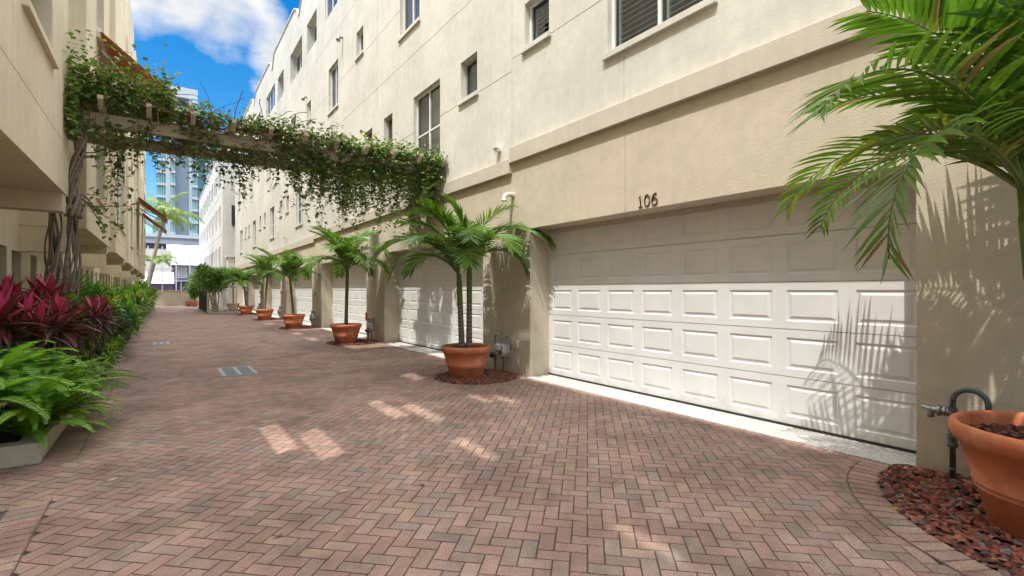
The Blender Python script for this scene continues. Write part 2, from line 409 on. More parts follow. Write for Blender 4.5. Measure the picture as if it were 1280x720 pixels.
# drains
def drain(x0, x1, y0, y1, label):
    root = empty('drain_grate', ((x0+x1)/2, (y0+y1)/2, 0)); tag(root, label, 'drain')
    f = MB(); hx, hy = (x1-x0)/2, (y1-y0)/2
    f.box(-hx, -hx+.06, -hy, hy, .0, .008); f.box(hx-.06, hx, -hy, hy, .0, .008); f.box(-hx, hx, -hy-.03, -hy, .0, .007); f.box(-hx, hx, hy, hy+.03, .0, .007); f.box(-.03, .03, -hy, hy, .0, .0075)
    f.build('frame', M['metal'], root)
    g = MB(); n = 16
    for s in (-1, 1):
        for i in range(n):
            y = -hy + .02 + (2*hy-.04)*(i+.5)/n
            g.box(min(s*.035, s*(hx-.065)), max(s*.035, s*(hx-.065)), y-.016, y+.016, .001, .006)
    g.box(-hx+.05, hx-.05, -hy, hy, -.004, .0012, (1,1,1))
    g.build('grate', M['grate'], root)
drain(.85, 1.40, 9.75, 10.75, 'grey double metal drain grate with pale frame set in the middle of the brick lane')
drain(-.20, .16, 16.5, 17.2, 'small dark drain grate farther up the lane near the planter')

# ------------------------------------------------------------------ right building
rb = empty('townhouse_building', (5.12, 0, 0))
tag(rb, 'long cream stucco townhouse block with white garage doors along the right of the lane', 'building')
RB0 = rb.location.copy()
def rbp(o): o.location = o.location - RB0 if o.parent == rb else o.location; return o
holes = []
for a, b_ in GY: holes.append((a, b_, -.05, 2.57, XD - XW + .02, 0))
tall1 = [(3.10, 4.72, 4.86, 6.55), (9.82, 11.25, 4.60, 6.35)] + [(16.45 + 6.7*k, 17.75 + 6.7*k, 4.55, 6.30) for k in range(5)]
small1 = [(6.0, 6.65, 5.72, 6.50), (8.22, 8.88, 5.50, 6.32), (12.62, 13.25, 5.55, 6.40), (14.2, 14.9, 5.55, 6.42)]
for k in range(1, 5):
    small1 += [(12.62+6.7*k, 13.2+6.7*k, 5.5, 6.3), (14.3+6.7*k, 14.95+6.7*k, 5.5, 6.3)]
tall2 = [(4.3, 5.6, 8.2, 9.9), (11.0 - .1, 12.1, 8.2, 9.9)] + [(17.68 + 6.7*k, 18.9 + 6.7*k, 8.22, 9.88) for k in range(5)]
small2 = [(8.5, 9.15, 9.05, 9.85), (15.0, 15.65, 9.05, 9.88)] + [(21.6 + 6.7*k, 22.28 + 6.7*k, 8.85, 9.65) for k in range(4)]
big3 = [(17.8, 19.4, 11.95, 13.2), (20.65, 22.3, 11.8, 13.1), (23.2, 25.7, 11.65, 13.1), (27.3, 28.9, 11.8, 13.1), (29.7, 32.5, 11.95, 13.2), (34.6, 36.4, 11.8, 13.1), (38.2, 40.6, 11.8, 13.1), (43.0, 45.0, 11.8, 13.1)]
for h in tall1 + small1: holes.append((*h, .14, 0))
for h in tall2 + small2: holes.append((*h, .14, 0))
for h in big3: holes.append((*h, .32, 0))
wallmb = MB(); YE = 48.0
# lower tan zone then upper cream zone; stepped units
wall_x(wallmb, XW, -6, 7.05, 0, 3.80, [h for h in holes if h[3] < 3], +1, (), (4.4,), .01)
wall_x(wallmb, XW, 7.05, YE, 0, 3.62, [h for h in holes if h[3] < 3], +1)
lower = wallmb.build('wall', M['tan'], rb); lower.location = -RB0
wallmb = MB()
up = [h for h in holes if h[3] > 3]
wall_x(wallmb, XW, -6, 7.05, 3.80, 14.0, up, +1, (5.69,), (4.42, 7.03), .014, .012)
wall_x(wallmb, XW, 7.05, YE, 3.62, 14.0, up, +1, (5.47, 7.45, 8.97, 10.95), tuple(13.75 + 6.7*k for k in range(6)), .014, .012)
def prof(y):
    t = ((y + 2.9) % 6.7) / 6.7       # curved gable tops
    if t < .16: return 14.25 + .75 * sin(t/.16*pi/2)**.5
    if t < .84: return 15.0
    return 15.0 - .75 * (1 - sin((1-t)/.16*pi/2)**1.6)
n = 520
for i in range(n):
    a = -6 + (YE+6)*i/n; b_ = -6 + (YE+6)*(i+1)/n
    wallmb.face([(XW, a, 14.0), (XW, a, prof(a)), (XW, b_, prof(b_)), (XW, b_, 14.0)])
    wallmb.face([(XW-.05, a, prof(a)+.002), (XW-.05, b_, prof(b_)+.002), (XW+.3, b_, prof(b_)+.002), (XW+.3, a, prof(a)+.002)], (.8, .8, .8))
    wallmb.face([(XW-.05, a, prof(a)-.07), (XW-.05, b_, prof(b_)-.07), (XW-.05, b_, prof(b_)+.002), (XW-.05, a, prof(a)+.002)])
    wallmb.face([(XW-.05, a, prof(a)-.07), (XW-.05, b_, prof(b_)-.07), (XW, b_, prof(b_)-.07), (XW, a, prof(a)-.07)])
    wallmb.face([(XW+.3, a, 13.6), (XW+.3, b_, 13.6), (XW+.3, b_, prof(b_)), (XW+.3, a, prof(a))])
upper = wallmb.build('wall', M['cream'], rb); upper.location = -RB0; upper['label'] = 'cream upper wall'
mb = MB(); mb.box(XW + .7, 17, -6, YE, 0, 13.6); mb.box(XW+.3, XW+.7, -6, YE, 13.5, 13.6)
mb.box(XW + .02, 17, YE - .25, YE, 0, 14.2); mb.box(XW+.02, 17, -6.2, -6, 0, 14.2)
rf = mb.build('roof', M['cream'], rb); rf.location = -RB0
# projecting bands
for (a, b_, z0, z1) in ((-6, 7.02, 3.79, 4.06), (7.02, 20.9, 3.61, 3.87), (20.9, 34.3, 3.49, 3.78), (34.3, YE, 3.2, 3.52)):
    mb = MB(); mb.box(XW - .078, XW + .05, a + .001, b_ - .001, z0, z1); o = mb.build('cornice_band', M['band'], rb, .006); o.location = -RB0
# windows
k = 0
for h in tall1:
    near = h[0] < 4
    o = window_part(rb, XW, 1, *h, mull=(h[0] + (h[1]-h[0])*.5,), blind='louver' if near else 'curtain', fmat='white', rec=.09, rail=None if near else h[2] + .75, fill=.75); o.location = -RB0
for h in small1:
    o = window_part(rb, XW, 1, *h, blind='louver' if h[0] < 7 else 'curtain', fmat='bronze' if h[0] > 7 else 'white', rec=.11, fill=.4); o.location = -RB0
for h in tall2:
    o = window_part(rb, XW, 1, *h, mull=(h[0] + (h[1]-h[0])*.5,), blind='curtain', fmat='white', rec=.1); o.location = -RB0
for h in small2:
    o = window_part(rb, XW, 1, *h, blind='curtain', fmat='white', rec=.11, fill=.3); o.location = -RB0
for h in big3:
    ml = (h[0] + (h[1]-h[0])*.33, h[0] + (h[1]-h[0])*.66) if h[1]-h[0] > 2.3 else (h[0] + (h[1]-h[0])*.5,)
    o = window_part(rb, XW, 1, *h, mull=ml, blind='curtain', fmat='white', rec=.06 if h[0] in (29.7, 17.8) else .28, sill=False, fill=.5); o.location = -RB0

# garage door 16ft with raised panels
def garage_door(W, H, rows=5, cols=8):
    mb = MB(); rh = H/rows; cw = W/cols
    for r_ in range(rows):
        z0, z1 = r_*rh + .004, (r_+1)*rh - .004
        ys = [0]; 
        wx_ = 0.0
        for c in range(cols):
            a, b_ = c*cw + (.075 if c else .10), (c+1)*cw - (.075 if c < cols-1 else .10)
            za, zb = z0 + .085, z1 - .085
            ys += [a, b_]
            # moulded recess then raised field
            L = [((a, za, 0), (b_, zb, 0)), ((a+.012, za+.012, .012), (b_-.012, zb-.012, .012)), ((a+.028, za+.028, .012), (b_-.028, zb-.028, .012)), ((a+.055, za+.055, .001), (b_-.055, zb-.055, .001))]
            def ring(l): (p, q, d), (s, t, _) = l; return [(d, p, q), (d, s, q), (d, s, t), (d, p, t)]
            for u in range(3):
                A, B = ring(L[u]), ring(L[u+1])
                for e in range(4): mb.face([A[e], A[(e+1) % 4], B[(e+1) % 4], B[e]])
            mb.face(ring(L[3]))
        ys.append(W)
        # stiles between and rails above/below the panels
        for q in range(0, len(ys)-1, 2): mb.face([(0, ys[q], z0+.085), (0, ys[q+1], z0+.085), (0, ys[q+1], z1-.085), (0, ys[q], z1-.085)])
        mb.face([(0, 0, z0), (0, W, z0), (0, W, z0+.085), (0, 0, z0+.085)]); mb.face([(0, 0, z1-.085), (0, W, z1-.085), (0, W, z1), (0, 0, z1)])
        mb.face([(0, 0, z1), (0, W, z1), (.02, W, z1), (.02, 0, z1)]); mb.face([(0, 0, z0), (0, W, z0), (.02, W, z0), (.02, 0, z0)])
    mb.face([(.02, -.05, 0), (.02, W+.05, 0), (.02, W+.05, H+.05), (.02, -.05, H+.05)], (.4, .4, .4))
    return mb
gmesh = None
for i, (a, b_) in enumerate(GY):
    if gmesh is None:
        o = garage_door(5.24, 2.60).build('garage_door', M['door'], rb); gmesh = o
        s_ = MB(); s_.box(-.012, .02, 0, 5.24, -.03, .004); t = s_.build('weather_seal', M['black'], o)
    else:
        o = gmesh.copy(); COL.objects.link(o); o.scale = (1, (b_-a)/5.24, 1); t2 = t.copy(); COL.objects.link(t2); t2.parent = o
    o.location = Vector((XD, a, .035)) - RB0
    tr_ = MB()
    tr_.box(XD-.03, XD+.02, a+.002, b_-.002, 2.50, 2.569); tr_.box(XD-.045, XD-.03, a+.002, b_-.002, 2.535, 2.569)
    q = tr_.build('door_trim', M['band'], rb); q.location = -RB0
    # room darkness behind and beside the door
# number 106 in serif-like strokes
def stroke(mb, pts, r=.0085): mb.tube(pts, r, 6)
num = MB()
def P(u, v): return (XW - .009, 4.17 - u*1.12, 2.60 + v)     # u runs toward the camera (picture right)
Hn = .15
stroke(num, [P(.015, Hn*.8), P(.035, Hn)]); stroke(num, [P(.035, Hn), P(.035, 0)]); stroke(num, [P(.01, .003), P(.06, .003)])
stroke(num, [P(.13 + .036*cos(a), Hn/2 + Hn/2*sin(a)) for a in [2*pi*i/18 for i in range(19)]])
stroke(num, [P(.235 + .036*cos(a), .046 + .046*sin(a)) for a in [2*pi*i/16 for i in range(17)]])
stroke(num, [P(.199, .046), P(.202, .09), P(.218, .13), P(.245, Hn), P(.262, Hn*.97)])
o = num.build('house_number', M['brass'], rb); o.location = -RB0
# vent pipe elbow, small vents, keypad, doorbell, sconces
def pipe(y, z):
    mb = MB(); pts = [(XW + .02, y, z), (XW - .10, y, z)] + [(XW - .10 - .10*sin(a), y, z - .10 + .10*cos(a)) for a in [pi/2*i/8 for i in range(1, 9)]] + [(XW - .20, y, z - .13)]
    mb.tube(pts, .042, 14); mb.tube([(XW - .20, y, z-.10), (XW-.20, y, z-.135)], .05, 14); mb.tube([(XW+.01, y, z), (XW-.02, y, z)], .055, 14)
    o = mb.build('vent_pipe', M['pvc'], rb); o.location = -RB0
pipe(6.99, 3.22)
def cap(y, z, s=.05):
    mb = MB(); mb.box(XW - .10, XW + .01, y - s, y + s, z - s*.4, z + s*.5); mb.box(XW - .14, XW - .02, y - s*1.2, y + s*1.2, z + s*.5, z + s*.8)
    mb.tube([(XW - .09, y, z), (XW - .09, y, z - s*1.4)], s*.5, 8); o = mb.build('wall_vent', M['white'], rb, .004); o.location = -RB0
cap(7.42, 4.12); cap(20.3, 4.25); cap(26.6, 4.2); cap(33.2, 4.1)
for (y, z) in ((17.1, 10.35), (22.3, 9.95), (26.6, 10.3), (12.1, 11.5), (28.5, 7.3)):
    mb = MB(); mb.tube([(XW+.01, y, z), (XW - .1, y, z), (XW - .14, y, z - .06)], .035, 8); mb.tube([(XW-.12, y, z+.02), (XW-.17, y, z-.14)], [.05, .075], 10)
    o = mb.build('wall_light', M['metal'], rb); o.location = -RB0
for yy in (6.86,):
    mb = MB(); mb.box(XW - .022, XW + .004, yy - .03, yy + .03, .47, .60); mb.box(XW-.03, XW-.02, yy-.02, yy+.02, .49, .55); o = mb.build('outlet_cover', M['pvc'], rb, .004); o.location = -RB0
for yy in (13.0 - .0, 19.75, 26.4):
    mb = MB(); mb.box(XD - .20, XD - .12, 13.2 - .02 + (yy-13.0), 13.2 + .004 + (yy-13.0), 1.46, 1.62); o = mb.build('door_keypad', M['alu'], rb, .004); o.location = -RB0
# the lamps on far piers
for k in range(1, 5):
    y = 14.1 + 6.7*k
    mb = MB(); mb.lathe([(0, 1.30), (.05, 1.31), (.065, 1.38), (.05, 1.50), (0, 1.52)], XW - .07, y, 12); mb.box(XW-.08, XW+.004, y-.03, y+.03, 1.38, 1.46)
    o = mb.build('wall_lamp', M['white'], rb); o.location = -RB0

# ------------------------------------------------------------------ left building
lb = empty('townhouse_building', (-1.12, 0, 0)); tag(lb, 'cream stucco block with overhanging upper floors and brown awnings above the left planter', 'building')
LB0 = lb.location.copy(); XL = -1.12; HT = 14.0; XR = -2.0
def lput(mb, name, mat, bev=0):
    o = mb.build(name, M[mat], lb, bev); o.location = -LB0; return o
SX, SY = .45, 2.3
def op(px0, px1, py0, py1):   # added opening high in the wall, placed to drop a sun patch on the lane
    xc0, xc1 = px0, px1
    ym = (py0+py1)/2; hy = (py1-py0)/2; xm = (px0+px1)/2
    yy = ym - SX*(xm - XL)
    return (yy-hy, yy+hy, SY*(px0-XL), SY*(px1-XL), .03, 0)
sun_gaps = [op(.85, 1.08, 4.85, 5.9), op(1.14, 1.40, 4.45, 5.45), op(2.2, 2.42, 5.35, 6.35), op(2.5, 2.72, 4.95, 5.9), op(3.4, 3.7, 7.45, 8.1), op(3.5, 3.66, 5.35, 5.95), op(3.74, 3.92, 5.15, 5.7), op(2.32, 2.50, 3.55, 4.25), op(2.3, 2.42, 1.6, 2.1)]  # made-up wall openings, each shaped to a sun patch on the paving
wA = (6.72, 8.30, 4.40, 5.45)
mb = MB()
wall_x(mb, XL, -6, 9.57, 2.88, HT, [(*wA, .3, 0)] + [h for h in sun_gaps if h[0] < 9], -1, (3.58,), (), .012, .01)
mb.face([(XL, 9.57, 2.88), (-9, 9.57, 2.88), (-9, 9.57, HT), (XL, 9.57, HT)])
mb.face([(XL, -6, 2.88), (-9, -6, 2.88), (-9, 9.57, 2.88), (XL, 9.57, 2.88)])
mb.box(-9, XL-.31, 8.4, 9.55, 3.0, HT-.05); mb.box(-9, XL-.9, 6.4, 8.4, 3.0, 5.6); mb.box(-9, XL-.31, -5.9, 6.4, 3.0, 4.1); mb.box(-9, XL-.2, 6.4, 8.4, 5.55, 5.62)  # mass kept low behind the added openings so the sun passes
mb.box(-9, XL-.02, 9.2, 9.5, 2.62, 2.879)
lput(mb, 'wall', 'lcream')
for k in range(6):
    a, b_ = 11.65 + 6.72*k, 16.35 + 6.72*k
    hs = []
    if k % 2 == 0: wins = [(13.2+6.72*k, 15.1+6.72*k, 3.5, 5.3), (13.3+6.72*k, 14.9+6.72*k, 6.9, 9.0), (13.3+6.72*k, 14.9+6.72*k, 10.2, 12.0)]
    else: wins = [(a+.5, b_-.3, 3.6, 6.4), (a+.6, b_-.6, 7.0, 9.0), (a+.8, b_-.8, 10.2, 12.0)]
    ops = []
    if k == 0: ops = [op(3.6, 3.9, 15.1, 16.1), op(4.1, 4.4, 13.9, 14.6), op(3.65, 3.95, 17.4, 18.3)]  # added openings out of view, for sun patches farther up the lane
    if k == 1: ops = [op(3.7, 4.1, 23.2, 24.3), op(4.2, 4.5, 21.4, 22.3)]  # same added sun openings in the next block
    if k < 2: wins = wins[:2]
    hs = [(*w_, .22, 0) for w_ in wins] + ops
    mb = MB(); wall_x(mb, XL, a, b_, 2.63, HT, hs, -1, (3.05, 6.6, 9.8), (), .012, .01)
    mb.face([(XL, a, 2.63), (-9, a, 2.63), (-9, a, HT), (XL, a, HT)]); mb.face([(XL, b_, 2.63), (-9, b_, 2.63), (-9, b_, HT), (XL, b_, HT)])
    mb.face([(XL, a, 2.63), (-9, a, 2.63), (-9, b_, 2.63), (XL, b_, 2.63)])
    mb.box(-9, XL-.8, a+.02, b_-.02, 2.7, 10.0 if k < 2 else HT-.05)
    if k > 1: mb.box(-9, XL-.01, a+.02, b_-.02, HT-.2, HT-.002)
    mb.box(-9, XL-.03, b_-.32, b_-.02, 2.44, 2.629); mb.box(-2.2, -1.35, a+.01, a+.3, 2.18, 2.629)
    lput(mb, 'wall', 'lcream')
    for w_ in wins:
        o = window_part(lb, XL, -1, *w_, mull=((w_[0]+w_[1])/2,), blind='curtain', fmat='white', rec=.14, wallmat='lcream', rail=w_[2]+.8, fill=.6); o.location = -LB0
# recessed bays between, ground-floor wall behind planter, far end
mb = MB()
gwin = [(9.9, 10.9, .75, 2.2), (11.2+.0, 11.85, .75, 2.17), (12.6, 13.15, .75, 2.17)] + [(12.6+1.35*k, 13.15+1.35*k, .75, 2.17) for k in range(2, 24)] + [(7.0, 7.7, .75, 2.2), (8.4, 9.1, .75, 2.2)]
wall_x(mb, XR, -6, 52, 0, 2.9, [(*h, .2, 0) for h in gwin], -1)
for k in range(7):
    a, b_ = (9.57, 11.65) if k == 0 else (16.35 + 6.72*(k-1), 11.65 + 6.72*k)
    mb.face([(XR, a, 2.9), (XR, b_, 2.9), (XR, b_, HT-.3), (XR, a, HT-.3)]); mb.face([(XR, a, 2.75), (-9, a, 2.75), (-9, b_, 2.75), (XR, b_, 2.75)])
    mb.box(-9, XR-.02, a, b_, 8.0, HT-.3)
mb.box(-9.2, -9, -6, 52, 0, HT)
lput(mb, 'wall', 'lcream')
for h in gwin[:10] + gwin[-2:]:
    o = window_part(lb, XR, -1, *h, blind=None, fmat='bronze', rec=.16, sill=False, wallmat='lcream'); o.location = -LB0
o = window_part(lb, XL, -1, *wA, mull=(7.5,), blind='curtain', fmat='bronze', rec=.26, wallmat='lcream'); o.location = -LB0
# awnings
for (a, b_, z, pr_) in ((13.4, 16.2, 7.06, 1.32), (33.8, 36.5, 6.75, 1.35), (40.6, 43.2, 6.75, 1.35)):
    mb = MB(); dz = pr_*.82
    A = [(XL-.0, a, z), (XL-.0, b_, z), (XL+pr_, b_, z-dz), (XL+pr_, a, z-dz)]
    mb.face(A); mb.face([(p[0], p[1], p[2]+.012) for p in reversed(A)])
    mb.face([(XL+pr_, a, z-dz+.012), (XL+pr_, b_, z-dz+.012), (XL+pr_+.01, b_, z-dz-.2), (XL+pr_+.01, a, z-dz-.2)])
    o = lput(mb, 'awning', 'awn')
    f = MB(); f.tube([(XL+pr_, a, z-dz), (XL+pr_, b_, z-dz)], .03, 8); f.tube([(XL+.03, a, z-.02), (XL+.03, b_, z-.02)], .05, 8)
    f.build('front_bar', M['white'], o)
    for yy in (a+.25, b_-.25):
        f = MB(); f.tube([(XL+.05, yy, z-.35), (XL+.5, yy+(.45 if yy < (a+b_)/2 else -.45), z-.75), (XL+pr_, yy, z-dz-.02)], .028, 8)
        f.build('folding_arm', M['white'], o)

# planter
pl = empty('planter_bed', (PX, 5.82, 0)); tag(pl, 'long low planter bed with pale limestone curb along the left building', 'planter')
mb = MB()
y = 5.82; x0, x1 = PX-.17, PX
mb.box(-2.0, x1, 5.82, 5.99, -.02, .17)
while y < 51:
    L = 1.2; mb.box(x0, x1, max(y, 5.995), y+L-.008, -.02, .17 + U(-.004, .004)); y += L
o = mb.build('curb', M['curb'], pl, .012); o.location = -pl.location
mb = MB(); mb.face([(-2.0, 5.9, .12), (x0+.02, 5.9, .12), (x0+.02, 52, .12), (-2.0, 52, .12)]); o = mb.build('soil', M['soil'], pl); o.location = -pl.location

# ------------------------------------------------------------------ foliage helpers
def ribbon(mb, p, d, side, L, W, droop, col, nseg=3, fold=.25, tip=.0, belly=.35):
    """leaf blade from p along d, width along side, drooping with length"""
    p = Vector(p); d = Vector(d).normalized(); side = Vector(side)
    side = (side - d*side.dot(d)).normalized(); pts = []
    q = p.copy(); dd = d.copy()
    for i in range(nseg + 1):
        t = i / nseg
        wd = W * ((t/belly)**.6 if t < belly else max(tip, (1 - ((t-belly)/(1-belly))**1.6)))
        if i == 0: wd = W*.25
        nrm = side.cross(dd).normalized()
        pts.append((q.copy(), side*wd*.5, nrm*wd*fold))
        dd = (dd + Vector((0, 0, -droop/nseg))).normalized(); q = q + dd*(L/nseg)
    for i in range(nseg):
        a, sa, na = pts[i]; b_, sb, nb = pts[i+1]
        last = (i == nseg-1 and tip == 0)
        if last:
            mb.face([a - sa + na, a, b_], col, True); mb.face([a, a + sa + na, b_], col, True)
        else:
            mb.face([a - sa + na, a, b_, b_ - sb + nb], col, True); mb.face([a, a + sa + na, b_ + sb + nb, b_], col, True)

def frond(L=1.5, e0=70, e1=-50, nl=38, ll=.42, lw=.034, az=0, yellow=0.1, twist=0, start=.2, vee=.35, hang=.9, roll=0, col=(.082, .19, .024), power=1.3):
    """pinnate palm frond; rachis leaves the origin at azimuth az, elevation e0 -> e1"""
    mb = MB(); n = 40; pts = [Vector((0,0,0))]; tans = []
    ca, sa = cos(az), sin(az)
    for i in range(n):
        t = i/(n-1); e = radians(e0 + (e1-e0)*t**power); azz = az + twist*t
        d = Vector((cos(e)*cos(azz), cos(e)*sin(azz), sin(e))); tans.append(d); pts.append(pts[-1] + d*(L/n))
    rc = (.16, .22, .05)
    mb.tube(pts[::2] + [pts[-1]], [max(.0035, .014*(1 - i/(n/2+1)))*L/1.4 for i in range(len(pts[::2]) + 1)], 6, rc)
    for i in range(nl):
        s = start + (1-start)*(i+.3)/nl; k = min(n-1, int(s*n)); p = pts[k].lerp(pts[k+1], s*n-k); t = tans[k]
        u = (s-start)/(1-start); prof_ = (.55 + .45*sin(min(1, u*1.9)*pi/2)) * (1 - .62*max(0, (u-.45)/.55)**1.3)
        hz = t.cross(Vector((0,0,1)));
        if hz.length < .05: hz = Vector((-sin(az), cos(az), 0))
        hz.normalize(); upv = hz.cross(t).normalized()
        if roll:
            Rm = Matrix.Rotation(roll*u, 3, t); hz = Rm @ hz; upv = Rm @ upv
        for sd in (-1, 1):
            fwd = .55 + .5*u + U(-.08, .08)
            d = (t*fwd + hz*sd*1.0 + upv*(vee + U(-.14, .14))).normalized()
            k_ = U(.6, 1.2); y_ = yellow*U(0, 1.6)
            c = (col[0]*k_ + .16*y_, col[1]*k_ + .13*y_, col[2]*k_)
            if R() < .02 + .05*(u > .9): c = (.20, .14, .06)
            ribbon(mb, p + hz*sd*.004, d, t + upv*.25*sd, L_ := ll*prof_*U(.86, 1.08), lw*U(.8, 1.1)*(.7+.3*prof_), hang*U(.7, 1.3), c, 4, .22, 0, .3)
    return mb

def pot_profile(rt=.42, rb=.27, h=.56):
    return [(rb*.96, 0), (rb, .01), (rb + (rt-rb)*.30, h*.36), (rb+(rt-rb)*.34+.006, h*.375), (rb+(rt-rb)*.36+.008, h*.40), (rb+(rt-rb)*.37+.001, h*.415), (rb+(rt-rb)*.385+.009, h*.43), (rb+(rt-rb)*.40+.009, h*.45), (rb+(rt-rb)*.42, h*.465),
            (rb+(rt-rb)*.78, h*.80), (rb+(rt-rb)*.80+.014, h*.81), (rt*.985, h*.85), (rt*1.01, h*.90), (rt*1.012, h*.955), (rt*.99, h*.99), (rt*.955, h), (rt*.92, h*.985), (rt*.90, h*.95), (rt*.88, h*.84)]
def palm_trunk(mb, base, top, r0, r1, ztan, lean=.0):
    n = 44; pts = []; rad = []; b_, t = Vector(base), Vector(top)
    for i in range(n+1):
        s = i/n; p = b_.lerp(t, s); p.x += lean*sin(pi*s)
        pts.append(p); r = r0 + (r1-r0)*s + .018*max(0, 1 - s*9)
        if p.z < ztan: r += .0035 * (1 if i % 2 else -.4)
        else: r = r1*1.05 + (.006 if s < .9 else 0)
        rad.append(r)
    for i in range(n):
        green = pts[i].z >= ztan
        c = (.115, .17, .04) if green else ((.20, .17, .135) if i % 2 else (.12, .10, .08))
        if green and pts[i].z < ztan + .06: c = (.12, .13, .05)
        mb.tube([pts[i], pts[i+1]], [rad[i], rad[i+1]], 12, c, False)
def potted_palm(loc, trunks, label, group, scale=1, rt=.42, rb_=.27, ph=.56, fronds=None, seed=1, rz=0, ll=.50):
    random.seed(seed)
    root = empty('potted_palm', loc, rz); tag(root, label, 'potted palm', group)
    o = MB().lathe(pot_profile(rt, rb_, ph), seg=56); pot = o.build('pot', M['terra'], root)
    sm = lava(0, 0, rt*.89, 500 if seed == 1 else 260, ph*.86, None, .012, .03, .03, parent=root)
    sm.face([(rt*.885*cos(2*pi*k/40), rt*.885*sin(2*pi*k/40), ph*.86) for k in range(40)], (.05, .025, .02))
    sm.build('soil', M['rock'], pot)
    for ti, (bx, by, tx, ty, tz, zt) in enumerate(trunks):
        mb = MB(); palm_trunk(mb, (bx, by, ph*.84), (tx, ty, tz), .052, .040, zt, 0); mb.build('trunk', M['trunk'], root)
        for (az, e0, e1, L, kw) in fronds[ti]:
            f = frond(L*scale, e0, e1, kw.get('nl', 34), kw.get('ll', ll), kw.get('lw', .046), radians(az), kw.get('yellow', .15), kw.get('twist', 0), kw.get('start', .16), kw.get('vee', .34), kw.get('hang', .5), kw.get('roll', 0))
            o = f.build('frond', M['leaf'], root); o.location = (tx, ty, tz - .02)
    return root

# camera-right in the plane is azimuth -36 deg; toward picture left is 144 deg; away from camera 54 deg
def fr_auto(n, e0=(50, 80), e1=(-60, -20), L=(1.15, 1.5), off=0):
    out = []
    for i in range(n):
        az = off + 360*i/n + U(-15, 15)
        out.append((az, U(*e0), U(*e1), U(*L), {}))
    return out
G1 = 'potted palms standing in a row before the garage piers'
random.seed(11)
F1a = [(150, 64, -60, 1.8, {}), (135, 80, -10, 1.55, {}), (168, 52, -78, 1.5, {}), (200, 68, -45, 1.5, {}), (250, 60, -65, 1.25, {}), (95, 76, -30, 1.4, {}), (172, 86, 30, 1.45, {}), (120, 56, -70, 1.3, {})]
F1b = [(-36, 66, -56, 1.8, {'roll': .4}), (-10, 74, -35, 1.5, {}), (-80, 64, -60, 1.35, {}), (40, 70, -50, 1.3, {}), (-50, 84, 10, 1.35, {}), (-120, 70, -50, 1.35, {}), (150, 87, 50, 1.25, {}), (150, 80, -10, 1.5, {}), (-28, 48, -80, 1.25, {}), (95, 84, 20, 1.2, {})]
potted_palm((4.21, 7.12, 0), [(-.05, .05, -.10, .07, 1.78, 1.22), (.05, -.02, .05, -.03, 1.95, 1.26)], 'twin trunk palm in a terracotta pot left of garage door 106', G1, fronds=[F1a, F1b], seed=1)
labs = ['single trunk palm in a terracotta pot below the right end of the vine pergola', 'potted palm third from the big garage door, between the second and third far doors', 'fourth potted palm along the row up the lane', 'fifth potted palm along the row up the lane', 'smallest potted palm, last of the row beside the white lattice']
protos = None
for k in range(5):
    random.seed(20 + k)
    F = fr_auto(9 + k % 2, (62, 86), (-50, 25), (1.4, 1.75), off=20*k) + fr_auto(6 - k % 3, (40, 58), (-80, -55), (1.2, 1.55), off=20*k+20)
    h = 2.05 - .03*k
    potted_palm((4.17, 7.0 + 6.65*(k+1), 0), [(0, 0, (.05, -.10, .13, -.04, .08)[k], (.03, .08, -.06, .10, 0)[k], h + (.05, -.08, .10, -.12, .02)[k], h - .62)], labs[k], G1, fronds=[F], seed=30+k, rz=.4*k)
# the big foreground palm at the right edge
FR = [
 (154, 66, -52, 1.85, {'nl': 30, 'll': .60, 'lw': .048, 'vee': .3, 'yellow': .3}),
 (166, 40, -96, 1.85, {'nl': 32, 'll': .50, 'lw': .046, 'roll': .5}),
 (136, 84, 12, 1.6, {'nl': 36, 'll': .62, 'lw': .055, 'yellow': .1}),
 (120, 64, -45, 1.15, {'nl': 28, 'll': .40, 'yellow': 1.0}),
 (200, 84, 30, 1.5, {'nl': 36, 'll': .56, 'lw': .05}),
 (84, 54, -62, 1.8, {'yellow': .5, 'nl': 26, 'lw': .034, 'll': .46}), (64, 48, -66, 1.9, {'nl': 26, 'lw': .034, 'll': .44}), (108, 74, -20, 1.5, {'nl': 26}), (-95, 70, -40, 1.3, {}), (235, 78, 0, 1.3, {})]
FR2 = [(140, 82, 15, 1.4, {'nl': 38, 'll': .5}), (-60, 70, -30, 1.2, {}), (30, 78, -10, 1.2, {}), (-100, 66, -40, 1.2, {}), (90, 66, -45, 1.3, {})]
potted_palm((4.37, .39, 0), [(-.05, .04, -.10, .13, 2.12, 1.56), (.12, -.10, .20, -.16, 2.3, 1.6)], 'large potted palm at the near end, in front of the pier with the curved pipes', G1, rt=.50, rb_=.31, ph=.66, fronds=[FR, FR2], seed=3)

# ------------------------------------------------------------------ pergola and vine
pg = empty('pergola', (-1.12, 10.3, 3.8)); tag(pg, 'weathered tan timber pergola beams spanning the lane, covered in vine', 'pergola')
def pput(mb, name, mat='wood', bev=.006): o = mb.build(name, M[mat], pg, bev); o.location = (1.12, -10.3, -3.8); return o
for (y, za) in ((9.76, 4.05), (10.98, 4.05)):
    mb = MB(); mb.box(-1.13, XW + .0, y, y + .09, za, za + .20); pput(mb, 'beam')
for i in range(11):
    x = -.75 + i*.58; mb = MB()
    # rafters with bevelled ends
    P_ = [(9.40, 4.36), (9.55, 4.251), (11.3, 4.251), (11.45, 4.36), (11.45, 4.42), (9.40, 4.42)]
    a, b_ = x - .035, x + .035
    mb.face([(a, y, z) for y, z in P_]); mb.face([(b_, y, z) for y, z in reversed(P_)])
    for q in range(6):
        (y0, z0), (y1, z1) = P_[q], P_[(q+1) % 6]; mb.face([(a, y0, z0), (b_, y0, z0), (b_, y1, z1), (a, y1, z1)])
    pput(mb, 'rafter')

